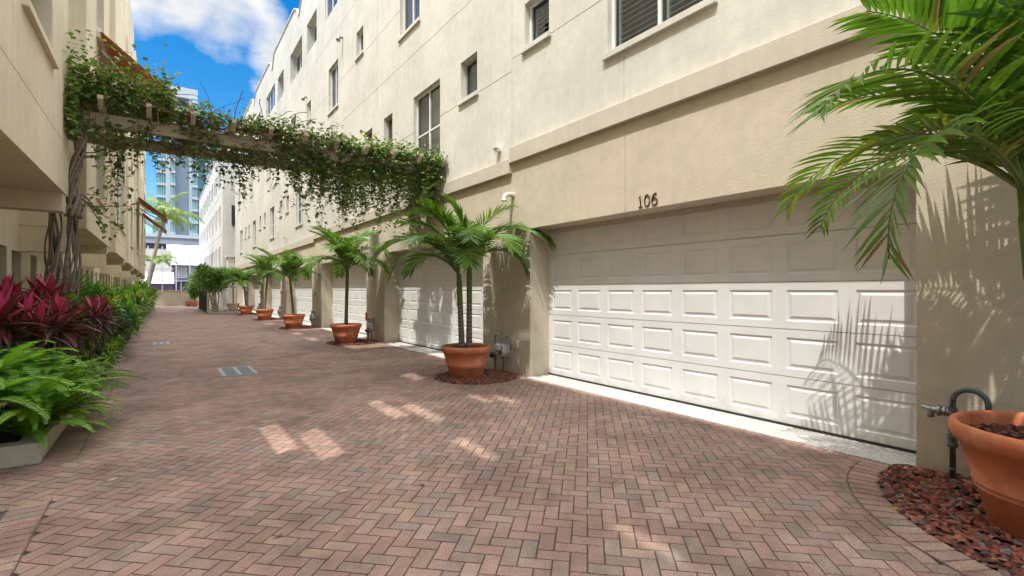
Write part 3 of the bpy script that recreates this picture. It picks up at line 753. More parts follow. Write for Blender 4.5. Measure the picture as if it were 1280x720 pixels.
random.seed(5)
vn = empty('climbing_vine', (-1.15, 9.85, 0)); tag(vn, 'leafy green vine with twisted trunks climbing the corner and hanging from the pergola', 'vine')
def vput(mb, name, mat): o = mb.build(name, M[mat], vn); o.location = (1.15, -9.85, 0); return o
leafmb = MB()
VC = [(.13, .22, .06), (.10, .18, .05), (.16, .26, .07), (.26, .31, .10), (.12, .20, .07), (.07, .13, .04), (.30, .26, .12)]
def vleaf(p, s=None, c=None):
    s = s or U(.045, .10); c = c or random.choice(VC); k = U(.7, 1.25); c = tuple(i*k for i in c)
    a = U(0, 6.28); tilt = U(-1.1, .3); d = Vector((cos(a)*cos(tilt), sin(a)*cos(tilt), sin(tilt))); sd = d.cross(Vector((U(-.4,.4), U(-.4,.4), 1))).normalized(); nr = sd.cross(d)
    p = Vector(p); m_ = p + d*s*.45; 
    leafmb.face([p, m_ + sd*s*.45 + nr*s*.12, p + d*s*1.1], c); leafmb.face([p, p + d*s*1.1, m_ - sd*s*.45 + nr*s*.12], c)
stems = MB()
def topd(x):   # thickness of the mass on top of the pergola
    if x < .2: return .62
    if x < 2: return .28
    return .30
for _ in range(19000):
    x = -1.12 + 6.2*R()
    if R() < .25: x = U(-1.12, .1)
    y = 9.45 + 1.75*R() if R() < .5 else random.choice((9.66, 11.0)) + random.gauss(0, .12)
    z = 4.22 + abs(random.gauss(0, .5))*topd(x) + (.10 if x > .2 else .15)
    g_ = (sin(x*5.1) + sin(x*11 + y*4) + sin(y*7+x*2.3))*.33
    if R() > .72 + .5*g_: continue
    vleaf((x, y, z), c=(.16, .075, .04) if (.2 < x < 2.0 and R() < .10) else None)
# strands hanging down
def strand(x, y, z0, L, dens=34, wig=.05):
    p = Vector((x, y, z0)); pts = [p.copy()]; n = max(3, int(L/.09)); dx, dy = U(-.25, .25), U(-.15, .15)
    for i in range(n):
        p = p + Vector((dx*.09 + U(-wig, wig)*.5, dy*.09 + U(-wig, wig)*.5, -.09)); pts.append(p.copy())
        dn = dens*.09*(1.15 - .55*i/n)
        for _ in range(int(dn) + (R() < dn % 1)): vleaf(p + Vector((U(-.06, .06), U(-.06, .06), U(-.05, .05))), U(.05, .095))
    stems.tube(pts, .003, 4, (.10, .07, .05), False)
def hangL(x):
    if x < -.6: return U(.1, .6)
    if x < .5: return U(.2, .8)
    if x < 1.8: return U(.25, .95)
    if x < 3.2: return U(.4, 1.25)
    return U(.6, 1.5)
for i in range(300):
    x = U(-1.0, 5.05)
    if R() < .5: x = U(2.2, 5.05)
    strand(x, random.choice((9.72, 9.78, 10.95, 11.0, 10.3)) + U(-.08, .08), U(4.05, 4.3), hangL(x)*U(.55, 1.08))
for x, L in ((-.72, 1.3), (-.66, 1.7), (-.60, 1.1), (-.75, .9), (1.15, .95), (1.22, .85), (1.1, .7), (4.7, 1.3), (4.85, 1.2), (4.95, 1.35), (5.03, 1.1), (4.9, 1.0), (5.0, .9), (3.4, 1.35), (3.05, 1.3)):
    strand(x, 10.9 if x > 0 else 11.0, 4.1, L, 42)
for i in range(26): strand(U(4.55, 5.08), U(9.5, 10.2), U(4.0, 4.45), U(.5, 1.0), 46)
# facing sheets of leaves over the beams
for _ in range(5200):
    x = U(-1.1, 5.08); y = random.choice((9.70, 9.73, 10.80)); z = U(3.95, 4.42)
    cov = .10 if x < 1.6 else .35 if x < 2.8 else .75
    if R() < cov + .3*sin(x*4+z*9): vleaf((x, y + U(-.06, .02), z))
# bare twig tangle on the top left and mid
for _ in range(420):
    x = U(-1.1, 3.0); y = U(9.45, 11.2); z = U(4.15, 4.45) + (.25 if x < 0 else 0); p = Vector((x, y, z)); d = Vector((U(-1, 1), U(-.5, .5), U(-.3, .5))).normalized(); pts = [p.copy()]
    for i in range(9):
        d = (d + Vector((U(-.4, .4), U(-.4, .4), U(-.42, .22)))).normalized(); p = p + d*.085; p.z = max(p.z, 4.05); pts.append(p.copy())
    stems.tube(pts, U(.003, .007), 5, random.choice(((.16, .10, .07), (.11, .075, .05), (.20, .14, .10))), False)
for i in range(9):   # arching bare runners over the corner
    p0 = Vector((-1.05, 9.75, U(4.4, 4.7))); pts = [p0 + Vector((1.3*t, U(.0, .04) + .5*t, (.34+.06*(i % 4))*sin(pi*min(1, t*1.05)) - .25*t)) for t in [j/14 for j in range(15)]]
    stems.tube(pts, .005, 5, (.17, .12, .09), False)
vput(stems, 'runner', 'twig')
# twisted trunks
def twisted(base, top, n, r, turns, spread, zigs=0):
    mb = MB(); b_, t = Vector(base), Vector(top)
    for k in range(n):
        ph = 2*pi*k/n; pts = []; rad = []; rr = r*U(.6, 1.2); s1, s2 = U(2, 4), U(0, 6)
        for i in range(37):
            s = i/36; q = b_.lerp(t, s); sp = spread*(1.3 - .6*s)*(1 + .35*sin(s*9 + s2)); a = ph + turns*2*pi*s
            pts.append(q + Vector((cos(a)*sp + .03*sin(s*7+s1), sin(a)*sp + .03*cos(s*6+s2), 0))); rad.append(rr*(1.25 - .5*s)*(1 + .13*sin(s*40+k)))
        g_ = U(.7, 1.3); mb.tube(pts, rad, 8, (.20*g_, .155*g_, .115*g_))
    return mb
vput(twisted((-1.42, 9.75, .1), (-1.31, 9.85, 2.72), 7, .021, 1.1, .075), 'trunk', 'twig')
vput(twisted((-1.20, 9.9, .1), (-1.10, 9.82, 2.75), 7, .020, .9, .07), 'trunk', 'twig')
vput(twisted((-1.07, 9.72, 2.6), (-1.02, 9.76, 4.35), 7, .019, 1.2, .055), 'trunk', 'twig')
mb = MB()
for i in range(7):
    p = Vector((-1.05, 9.8, U(2.2, 3.6))); d = Vector((U(.2, 1), U(-.4, .4), U(-.3, .8))).normalized(); pts = [p.copy()]
    for j in range(10): d = (d + Vector((U(-.3, .3), U(-.3, .3), U(-.3, .3)))).normalized(); p = p + d*.07; pts.append(p.copy())
    mb.tube(pts, [.012*(1-j/12) for j in range(11)], 6, (.17, .12, .09))
    for q in pts[4:]:
        for _ in range(3): vleaf(q + Vector((U(-.06, .06), U(-.06, .06), U(-.06, .06))))
vput(mb, 'branch', 'twig')
for _ in range(500):   # greenery down the corner of the wall
    vleaf((XL + U(.0, .10), U(9.1, 9.6), 3.75 + abs(random.gauss(0, .45))))
vput(leafmb, 'foliage', 'vineleaf')

# ------------------------------------------------------------------ planting in the bed
def fern_mesh(seed):
    random.seed(seed); mb = MB()
    for i in range(30):
        az = 2*pi*i/30*1.62 + U(-.3, .3); L = U(.42, .72); e0 = U(35, 80); e1 = U(-60, -15); n = 16; p = Vector((U(-.05, .05), U(-.05, .05), 0)); pts = [p.copy()]; tn = []
        for j in range(n):
            e = radians(e0 + (e1-e0)*(j/n)); d = Vector((cos(e)*cos(az), cos(e)*sin(az), sin(e))); tn.append(d); p = p + d*L/n; pts.append(p.copy())
        k = U(.75, 1.25); y_ = U(0, .05); c = (.15*k + y_*1.5, .33*k + y_, .04*k)
        if R() < .08: c = (.2, .14, .06)
        for j in range(n): mb.face([pts[j], pts[j+1], pts[j+1] + Vector((0,0,.004)), pts[j] + Vector((0,0,.004))], (.10, .11, .03))
        m_ = 34; 
        for j in range(m_):
            s = .08 + .92*j/m_; q = min(n-1, int(s*n)); pp = pts[q].lerp(pts[q+1], s*n - q); t = tn[q]; hz = t.cross(Vector((0,0,1)))
            if hz.length < .05: continue
            hz.normalize(); w_ = .062*(min(1, s*4))*(1 - max(0, s-.55)/.5)**.9 + .004
            for sd in (-1, 1):
                d = (hz*sd + t*.28 + Vector((0, 0, U(-.15, .1)))).normalized(); e_ = pp + d*w_*U(.85, 1.1); b2 = pp + t*.015; mid = (pp + e_)/2
                mb.face([pp - t*.004, mid - t*.003 , e_, mid + t*.011, b2], c)
    return mb
def blades_mesh(seed, n, L, W, pal, e=(10, 85), droop=.9, stemh=.0, belly=.4, fold=.2, heads=1, spread=.25, petiole=0):
    random.seed(seed); mb = MB()
    for h in range(heads):
        hx, hy = (U(-spread, spread), U(-spread, spread)) if heads > 1 else (0, 0); hh = stemh*U(.65, 1.05)
        if hh > .05:
            mb.tube([(hx*.35, hy*.35, 0), (hx*.8+U(-.03,.03), hy*.8, hh*.5), (hx, hy, hh)], [.014, .012, .010], 6, (.17, .13, .10))
        for i in range(n):
            t = i/n; az = i*2.39996 + U(-.25, .25); el = radians(e[0] + (e[1]-e[0])*t**1.1 + U(-8, 8))
            c = pal(t); k = U(.75, 1.25); c = tuple(x*k for x in c)
            d = Vector((cos(el)*cos(az), cos(el)*sin(az), sin(el))); p = Vector((hx, hy, hh + .12*t*(stemh > .05)))
            if petiole:
                q = p + d*petiole*U(.6, 1.1) + Vector((0, 0, .05)); mb.tube([p, (p+q)/2 + Vector((0, 0, .02)), q], .004, 5, (.09, .15, .04)); p = q; d = (d + Vector((0, 0, -.35))).normalized()
            sd = d.cross(Vector((0, 0, 1))); 
            if sd.length < .1: sd = Vector((1, 0, 0))
            ribbon(mb, p, d, sd, L*U(.7, 1.1)*(1 - .25*t), W*U(.8, 1.15), droop*(1.15 - t)*U(.7, 1.2), c, 5, fold, 0, belly)
    return mb
def place(proto, name, x, y, z, rz, s, label, cat, group):
    for_new = proto.get('placed', 0) == 0
    o = proto if for_new else copy_tree(proto)
    if for_new: proto['placed'] = 1
    o.location = (x, y, z); o.rotation_euler = (0, 0, rz); o.scale = (s, s, s); tag(o, label, cat, group); return o
ferns = [fern_mesh(s).build('fern', M['fern']) for s in (101, 102, 103)]
GF = 'sword ferns at the near end of the planter'
spots = [(-1.05, 6.05, .16, 1.05, 'sword fern spilling over the near corner of the limestone curb'),
 (-1.02, 6.55, .20, 1.1, 'sword fern just behind the corner fern, arching over the curb to the bricks'),
 (-1.42, 6.05, .24, 1.1, 'sword fern at the left edge of the picture low in the planter'),
 (-1.35, 6.65, .32, 1.15, 'tall upright sword fern in the middle of the fern clump'),
 (-1.02, 7.10, .18, 1.0, 'sword fern hanging over the curb beside the broad leaved plants'),
 (-1.65, 6.45, .34, 1.1, 'sword fern deepest in the planter behind the other near ferns'),
 (-1.08, 6.25, .10, .95, 'low sword fern drooping right over the curb face next to the corner'), (-1.02, 6.85, .12, .9, 'sword fern whose tips touch the brick border beside the curb'),
 (-1.0, 7.7, .14, .75, 'small sword fern, farthest of the fern clump, under the broad leaves')]
for i, (x, y, z, s, lab) in enumerate(spots): place(ferns[i % 3], 'fern', x + .10, y, z + .03 + (.16 if z > .15 else 0), U(0, 6), s*1.25, lab, 'fern', GF)
RED = lambda t: ((.06, .11, .03) if R() < .12 else (.11, .025, .032) if t < .45 else (.11, .03, .035) if R() < .35 else (.17, .028, .045) if t < .78 else (.42, .06, .13) if t < .88 else (.70, .07, .26))
DRK = lambda t: ((.055, .02, .02) if t < .4 else (.14, .025, .04) if t < .75 else (.40, .04, .10))
GRN = lambda t: ((.05, .14, .025) if t < .5 else (.09, .22, .04) if t < .8 else (.20, .36, .05))
YEL = lambda t: ((.05, .13, .02) if R() < .45 else (.36, .40, .04) if R() < .7 else (.14, .26, .04))
LIL = lambda t: ((.03, .10, .02) if R() < .6 else (.05, .15, .025) if R() < .85 else (.45, .50, .22))
red = [blades_mesh(201, 18, .46, .068, RED, (-5, 85), .8, .62, .4, .2, 3, .26).build('cordyline_plant', M['redleaf']), blades_mesh(202, 19, .44, .062, DRK, (-5, 85), .8, .70, .4, .2, 3, .24).build('cordyline_plant', M['redleaf']), blades_mesh(203, 18, .46, .075, RED, (0, 85), .7, .5, .4, .2, 2, .2).build('cordyline_plant', M['redleaf'])]
GR = 'red cordylines in the planter'
rs = [(-1.5, 7.1, .55, 1.15, 'tall cordyline with pink upright leaves at the left edge of the picture'), (-1.25, 7.75, .25, 1.15, 'burgundy cordyline behind the ferns in front of the vine trunks'),
 (-1.55, 7.9, .45, 1.1, 'dark red cordyline deepest in the planter left of the vine trunks'), (-1.18, 8.5, .22, 1.2, 'cordyline with magenta centre leaves just right of the ferns'),
 (-1.5, 8.8, .35, 1.1, 'cordyline half hidden between the two vine trunks'), (-1.08, 9.2, .18, 1.1, 'dark burgundy cordyline leaning over the curb before the trunks'),
 (-1.25, 10.6, .25, 1.15, 'bright pink cordyline right behind the vine trunks'), (-1.05, 10.1, .18, 1.0, 'magenta topped cordyline at the curb beside the right vine trunk'), (-1.15, 11.6, .3, 1.05, 'last red cordyline before the green plants begin'), (-1.5, 11.0, .5, 1.1, 'red leaved cordyline standing tallest behind the trunks'),
 (-.98, 9.65, .2, 1.0, 'cordyline with long pink and bronze leaves right at the curb below the pergola corner'), (-.95, 10.9, .2, 1.05, 'cordyline spilling over the curb just past the pergola'), (-.95, 12.2, .22, 1.05, 'farthest cordyline at the curb with one bright magenta head'), (-1.35, 8.15, .5, 1.1, 'cordyline with broad burgundy leaves filling the middle of the red group'), (-1.0, 8.95, .3, .9, 'small dark cordyline over the low broad leaved plant')]
for i, (x, y, z, s, lab) in enumerate(rs): place(red[i % 3], 'cordyline_plant', x + .04, y, z + (.20 if y > 8.3 else .06), U(0, 6), s, lab, 'cordyline', GR)
lil = [blades_mesh(301, 22, .30, .13, LIL, (15, 80), 1.0, 0, .4, .1, 1, 0, .22).build('broad_leaf_plant', M['leaf']), blades_mesh(302, 20, .28, .12, LIL, (15, 80), 1.0, 0, .4, .1, 1, 0, .24).build('broad_leaf_plant', M['leaf'])]
for i, (x, y, z, s, lab) in enumerate([(-1.12, 7.45, .45, 1.1, 'broad leaved lily plant with pale leaves rising above the ferns'), (-1.0, 8.0, .22, 1.05, 'glossy broad leaved plant hanging over the curb next to the ferns'), (-1.35, 7.25, .55, 1.0, 'broad leaved plant with cream spotted leaves behind the middle fern'), (-.98, 8.6, .18, .9, 'low glossy broad leaved plant under the magenta cordyline')]):
    place(lil[i % 2], 'broad_leaf_plant', x, y, z, U(0, 6), s, lab, 'lily plant', 'broad leaved plants above the ferns')
grn = [blades_mesh(401, 26, .46, .045, GRN, (0, 85), .9, .55, .35, .2, 3, .25).build('dracaena_plant', M['leaf']), blades_mesh(402, 24, .30, .07, YEL, (0, 85), .7, .5, .45, .15, 4, .28).build('croton_plant', M['leaf']), blades_mesh(403, 22, .26, .075, GRN, (0, 80), .8, .4, .45, .15, 5, .3).build('shrub_plant', M['leaf'])]
gi = 0
WH = ['just past the red cordylines', 'beyond the pergola', 'under the second overhang', 'beside the small lane drain', 'opposite the third potted palm', 'opposite the fourth potted palm', 'opposite the fifth potted palm', 'opposite the last potted palm', 'opposite the lattice', 'near the far end wall']
desc = {0: ('dracaena_plant', 'spiky green dracaena', 'dracaena'), 1: ('croton_plant', 'yellow and green croton', 'croton'), 2: ('shrub_plant', 'dense dark green shrub', 'shrub')}
random.seed(77)
yy = 9.6
rows = []
while yy < 50:
    rows.append(yy); yy += .62 + .028*(yy-9.6)
for i, y in enumerate(rows):
    for j, xx in enumerate((-1.08, -1.55, -1.03)):
        q = (0 if y < 13.5 else random.choice((0, 1, 2, 2, 1)))
        if y < 12.9 and j == 0: continue
        if j == 2: q = 2 if i % 2 else 1
        if y < 11.8 and j == 1: q = 2
        w_ = WH[min(len(WH)-1, int((y-9.6)/4.1))]
        side = ('at the curb', 'at the back', 'over the curb')[j]
        lab = '%s %s, %s' % (desc[q][1], side, w_)
        s = U(1.15, 1.5) * (1 + max(0, y-15)*.012)
        place(grn[q], desc[q][0], xx + .10 + U(-.06, .06), y + U(-.15, .15), (.34, .50, .02)[j], U(0, 6), s*(1, 1, .62)[j], lab, desc[q][2], 'mixed green plants along the planter')

# ------------------------------------------------------------------ gas meters
def meter_pipes(loc, label, mat='dkmetal', case=True, group='gas meter sets at the piers', s=1):
    r = empty('gas_meter', loc); tag(r, label, 'gas meter', group)
    mt = M[mat]
    if case:
        mb = MB(); mb.box(-.10, .08, -.14, .14, .36, .54); mb.lathe([(0, .30), (.10, .31), (.115, .36), (.115, .40)], -.02, -.0, 20); mb.build('meter_case', M['alu'], r, .03)
        mb = MB(); mb.box(-.125, -.098, -.06, .06, .44, .52); mb.build('dial', M['white'], r, .006)
        mb = MB(); mb.box(-.125, -.10, -.10, -.045, .36, .42); mb.build('tag', M['brass'], r)
    for sy in (-.10, .10):
        mb = MB(); pts = [(0, sy, .52 if case else .02)] + ([(0, sy, .62)]) + [(0, sy + (.075*(1 - cos(a)))*(1 if sy > 0 else -1)*1.0, .62 + .075*sin(a)) for a in [pi*i/8 for i in range(1, 8)]] + [(0, sy + .15*(1 if sy > 0 else -1), .60), (0, sy + .15*(1 if sy > 0 else -1), .02 if sy > 0 else .45)]
        mb.tube(pts, .017, 10); mb.tube([(0, sy, .54), (0, sy, .575)], .028, 8); mb.build('pipe', M['metal'] if case else mt, r)
    mb = MB(); mb.tube([(0, .25, .0), (0, .25, .35)], .016, 10); mb.tube([(-.03, .25, .30), (.03, .25, .30)], .03, 10); mb.tube([(0, .25, .22), (0, .25, .27)], .028, 8)
    mb.tube([(0, -.02, .0), (0, -.02, .30)], .014, 10); mb.tube([(0, .05, .32), (0, .27, .32)], .016, 10); mb.build('valve', mt, r)
    mb = MB(); mb.lathe([(0, -.03), (.055, -.028), (.06, -.005), (.035, .0), (.03, .03), (0, .032)], 0, 0, 16)
    o = mb.build('regulator', M['black'], r); o.rotation_euler = (0, -pi/2, 0); o.location = (-.03, .33, .30)
    return r
meter_pipes((4.98, 7.12, 0), 'grey gas meter with two looped pipes between the twin trunk palm and door 106')
for k, lab in enumerate(['gas meter with red tag beside the second potted palm', 'dark gas meter beside the third potted palm', 'small gas meter beside the fourth potted palm', 'small gas meter beside the fifth potted palm']):
    m_ = meter_pipes((4.95, 13.82 + 6.7*k, 0), lab)
    if k == 0:
        mb = MB(); mb.box(-.16, -.13, -.06, .05, .62, .86); mb.build('red_tag', M['red'], m_, .02)
# near riser set
r = empty('gas_riser', (4.97, 1.0, 0)); tag(r, 'dark green curved gas pipes with valve rising from lava rock by the near pier', 'gas pipe')
def arc(y0, z0, rad, a0, a1, n=14, x=0): return [(x, y0 + rad*cos(a0 + (a1-a0)*i/n), z0 + rad*sin(a0 + (a1-a0)*i/n)) for i in range(n+1)]
mb = MB(); mb.tube([(0, 0, -.02), (0, 0, .64)] + arc(-.10, .64, .10, 0, pi) + [(0, -.20, .60)], .020, 14); mb.build('riser_pipe', M['dkmetal'], r)
for z0, z1, r0_, r1_ in ((.28, .38, .033, .036), (.40, .42, .030, .030), (.52, .59, .034, .030), (.11, .125, .025, .025)):
    mb = MB(); zm = (z0+z1)/2; mb.tube([(0, 0, z0), (0, 0, z0 + (zm-z0)*.6), (0, 0, zm), (0, 0, z1 - (z1-zm)*.6), (0, 0, z1)], [r0_, r0_, r0_*.8, r1_, r1_], 8); mb.build('coupling', M['dkmetal'], r, .002)
mb = MB(); mb.tube([(-.02, 0, .30), (-.065, .01, .30)], .013, 8); mb.build('valve_stem', M['dkmetal'], r, .002)
mb = MB(); mb.tube([(0, 0, .55), (0, .13, .55)], .026, 12); mb.tube([(0, .07, .55), (0, .09, .55)], .045, 12); mb.tube([(0, .13, .55), (0, .19, .565)], [.03, .012], 12); mb.tube([(0, .135, .55), (0, .135, .49)], .027, 12); mb.tube([(0, .04, .55), (0, .05, .55)], .042, 6)
mb.build('regulator', M['metal'], r, .002)
mb = MB(); mb.tube([(0, -.20, .61), (0, -.20, .55)], [.022, .034], 12); mb.tube([(0, -.20, .55), (0, -.20, .53)], .05, 12); mb.box(-.09, .09, -.34, -.14, .34, .53); mb.build('meter_case', M['alu'], r, .02)
r2 = empty('gas_riser', (4.97, .42, 0)); tag(r2, 'second curved gas pipe partly hidden behind the rim of the large pot', 'gas pipe')
mb = MB(); mb.tube([(0, .14, .5), (0, .14, .62)] + [(0, .14 - .08*(1 - cos(a)), .62 + .08*sin(a)) for a in [pi/2*i/8 for i in range(1, 9)]] + [(0, -.08, .70), (0, -.08, -.02)], .021, 12); mb.build('riser_pipe', M['metal'], r2)
mb = MB(); mb.tube([(0, -.03, .70), (0, -.01, .70)], .034, 8); mb.build('coupling', M['metal'], r2)
mb = MB(); mb.tube([(0, .14, .52), (0, .14, .58)], .03, 8); mb.tube([(-.02, .14, .56), (-.05, .05, .55)], .012, 6); mb.build('tap', M['metal'], r2)

# ------------------------------------------------------------------ lattice enclosure, end of the lane
lt = empty('lattice_screen', (2.35, 36.5, 0)); tag(lt, 'cream lattice enclosure with dark metal gate past the last potted palm', 'lattice screen')
mb = MB(); Hh = 1.75
def lat(mb, ax):   # ax 0: along x, 1: along y
    W_ = 1.6 if ax == 0 else .0
    n = 16
    for i in range(-8, 10):
        for sg in (-1, 1):
            x0 = i*.19; x1 = x0 + Hh; pts = []
            # clip the diagonal slat to the panel
            t0 = max(0, -x0/Hh); t1 = min(1, (1.6 - x0)/Hh)
            if t1 - t0 < .03: continue
            za, zb = (t0*Hh, t1*Hh) if sg > 0 else (Hh - t0*Hh, Hh - t1*Hh); xa, xb = x0 + t0*Hh, x0 + t1*Hh
            yo = 0 if sg > 0 else .012
            d = .024
            mb.face([(xa-d, yo, za), (xa+d, yo, za), (xb+d, yo, zb), (xb-d, yo, zb)]); mb.face([(xa-d, yo+.01, za), (xb-d, yo+.01, zb), (xb+d, yo+.01, zb), (xa+d, yo+.01, za)])
lat(mb, 0); mb.build('lattice_panel', M['lattice'], lt)
mb = MB()
for x in (-.04, 1.6): mb.box(x, x+.06, -.02, .04, 0, Hh+.05)
mb.box(-.04, 1.66, -.02, .04, Hh, Hh+.06); mb.box(-.04, 1.66, -.02, .04, .02, .08); mb.build('frame', M['lattice'], lt)
mb = MB()
for i in range(70): mb.box(-.03, -.005, .3+i*.12, .32+i*.12, .05, 1.45)
mb.box(-.04, 0, .2, 9, 1.42, 1.5); mb.box(-.04, 0, .2, 9, .05, .11); mb.box(-.06, .03, .15, .24, 0, 1.6); mb.build('gate', M['black'], lt)

def bush(name, x, y, z, rx, ry, rz_, n, label, pal, s=(.06, .11), trunk=True, cat='shrub', group=None, arch=0):
    root = empty(name, (x, y, 0)); tag(root, label, cat, group); mb = MB()
    cl = [(U(-1, 1)*.6, U(-1, 1)*.6, U(-1, 1)*.6, U(.3, .55)) for _ in range(16)]
    for _ in range(n):
        c = random.choice(cl); a, b_ = U(0, 6.28), math.acos(U(-1, 1)); q = c[3]*(R()**.33)
        p = Vector(((c[0] + q*sin(b_)*cos(a))*rx, (c[1] + q*sin(b_)*sin(a))*ry, z + (c[2] + q*cos(b_))*rz_))
        k = U(.6, 1.35); cc = random.choice(pal); cc = tuple(i*k for i in cc); L = U(*s); az = U(0, 6.28); el = U(-.9, .7)
        d = Vector((cos(el)*cos(az), cos(el)*sin(az), sin(el))); sd = d.cross(Vector((U(-.5, .5), U(-.5, .5), 1))).normalized(); nr = sd.cross(d)
        mb.face([p, p + d*L*.5 + sd*L*.28 + nr*L*.08, p + d*L], cc); mb.face([p, p + d*L, p + d*L*.5 - sd*L*.28 + nr*L*.08], cc)
    mb.build('crown', M['vineleaf'], root)
    t = MB()
    for k in range(4):
        t.tube([(U(-.08, .08), U(-.08, .08), 0), (U(-.2, .2)*rx, U(-.2, .2)*ry, z*.5), (U(-.5, .5)*rx, U(-.5, .5)*ry, z)], [.05, .035, .015], 7, (.16, .12, .09))
    t.build('trunk', M['twig'], root); return root
random.seed(9)
PB = [(.09, .21, .035), (.15, .29, .05), (.07, .16, .03), (.24, .34, .06)]
bush('flowering_shrub', 2.85, 36.7, 2.35, 1.25, 1.0, 1.15, 5200, 'rounded bright green shrub growing over the corner of the lattice', PB, (.10, .18), group='shrubs over the lattice enclosure')
bush('flowering_shrub', 2.9, 39.8, 2.3, 1.1, 1.3, .95, 4200, 'green shrub over the dark gate behind the lattice corner', PB, (.10, .18), group='shrubs over the lattice enclosure')
bush('flowering_shrub', 2.75, 43.8, 2.2, 1.1, 1.6, 1.0, 3600, 'farthest green shrub over the dark gate', PB, (.10, .18), group='shrubs over the lattice enclosure')
bush('shrub', 2.55, 56.5, 2.1, .9, .9, 1.6, 2200, 'yellow green shrub in front of the end wall near the small pots', PB, (.16, .28))
for i, (x, y, lab) in enumerate(((2.0, 54.6, 'small terracotta pot before the end wall, left of its pair'), (2.45, 54.0, 'small terracotta pot before the end wall, right of its pair'))):
    r = empty('plant_pot', (x, y, 0)); tag(r, lab, 'plant pot', 'small pots by the end wall'); MB().lathe(pot_profile(.30, .2, .5), seg=28).build('pot', M['terra'], r)
    random.seed(60+i); blades_mesh(61+i, 16, .4, .08, GRN, (10, 85), .7, 0).build('foliage', M['leaf'], r).location = (0, 0, .45)
mb = MB(); mb.box(-3.0, 6.5, 58, 58.25, 0, 1.42); mb.box(-3.0, 6.5, 57.96, 58.29, 1.42, 1.5)
tag(mb.build('boundary_wall', M['tan'], None, .01), 'low tan stucco wall closing the far end of the lane', 'wall')

# ------------------------------------------------------------------ buildings beyond
fb = empty('apartment_block', (4.36, 50, 0)); tag(fb, 'white four storey block with rows of small windows past the end of the cream block', 'building')
def fput(mb, name, mat, par=None): o = mb.build(name, M[mat], par or fb); o.location = (-4.36, -50, 0) if not par else (0, 0, 0); return o
hs = []
yy = 52.0
while yy < 82:
    hs += [(yy, yy+1.1, 3.6, 5.6), (yy, yy+1.1, 7.4, 9.4), (yy, yy+1.3, 11.0, 12.8)]
    hs += [(yy+2.0, yy+2.7, 4.4, 5.5), (yy+2.0, yy+2.7, 8.2, 9.3), (yy+2.0, yy+2.9, 11.2, 12.6)]; yy += 3.9
mb = MB(); wall_x(mb, 4.36, 50, 84, 0, 14.6, [(*h, .3, 1) for h in hs], 1, (6.6, 10.3), (), .05, .03)
mb.face([(4.36, 50, 0), (12, 50, 0), (12, 50, 14.6), (4.36, 50, 14.6)])
mb.box(4.3, 12, 49.94, 84, 14.6, 14.75)
fput(mb, 'wall', 'far')
for h in hs:
    mb = MB(); mb.box(4.45, 4.5, h[0]+.03, h[1]-.03, h[2]+.03, h[3]-.03); o = fput(mb, 'window', 'dark')
mb = MB(); mb.box(5.05, 5.55, 49.93, 49.97, 7.4, 9.2); fput(mb, 'window', 'dark')
mb = MB(); mb.box(4.6, 5.3, 48.2, 49.5, 0, 4.4); mb.box(4.5, 5.4, 48.1, 49.6, 4.4, 4.6); fput(mb, 'entry_pier', 'cream')
for (a, b_) in ((56, 59), (66, 70)):
    mb = MB(); mb.box(5.2, 8, a, b_, 14.6, 16.0); fput(mb, 'roof_box', 'far')

tw = empty('glass_tower', (0, 150, 0)); tag(tw, 'tall grey and turquoise glass apartment tower rising beyond the lane', 'tower')
def tput(mb, name, mat): o = mb.build(name, M[mat], tw); o.location = (0, -150, 0); return o
def wpx(px, y=150):
    t = (px-640)/600.; th = atan(437/600.); c_, s_ = cos(th), sin(th); Z = y/(-t*s_ + c_); return Z*(t*c_ + s_)
cols = [(196, 207, 'glass_t', 44), (207, 213, 'towerw', 50), (213, 219, 'glass_t', 50), (219, 236, 'towerg', 49), (236, 240, 'towerw', 51.5), (240, 247, 'glass_t', 51), (247, 255, 'towerg', 42), (255, 266, 'glass_t', 40)]
for i, (a, b_, mt, h) in enumerate(cols):
    mb = MB(); x0, x1 = wpx(a), wpx(b_); dy = (i % 3)*.8
    mb.box(x0, x1, 150 - dy, 170, 0, h); tput(mb, {'glass_t': 'glass_bay', 'towerw': 'pier', 'towerg': 'wall'}[mt], mt)
    if mt != 'towerw':
        z = 3.2; s = MB(); mm = MB()
        while z < h - 1:
            if mt == 'glass_t': s.box(x0-.02, x1+.02, 149.6 - dy, 150.1 - dy, z, z + .55)
            elif i == 6: s.box(x0+.1, x1-.1, 149.75 - dy, 150.1 - dy, z, z + 1.7)
            if s.v: tput(s, 'balcony' if mt == 'glass_t' else 'window', 'towerw' if mt == 'glass_t' else 'glass_t'); s = MB()
            z += 3.1
        if mt == 'glass_t':
            for q in range(1, 4): mm.box(x0 + (x1-x0)*q/4 - .05, x0 + (x1-x0)*q/4 + .05, 149.8 - dy, 150.05 - dy, 0, h)
            tput(mm, 'mullion', 'towerw')
mb = MB(); mb.box(wpx(213), wpx(247), 149, 168, 50.9, 53.5); tput(mb, 'roof_crown', 'towerw')
ow = empty('office_block', (wpx(252, 120), 120, 0)); tag(ow, 'plain pale tower block standing right of the turquoise one, behind the vine', 'building')
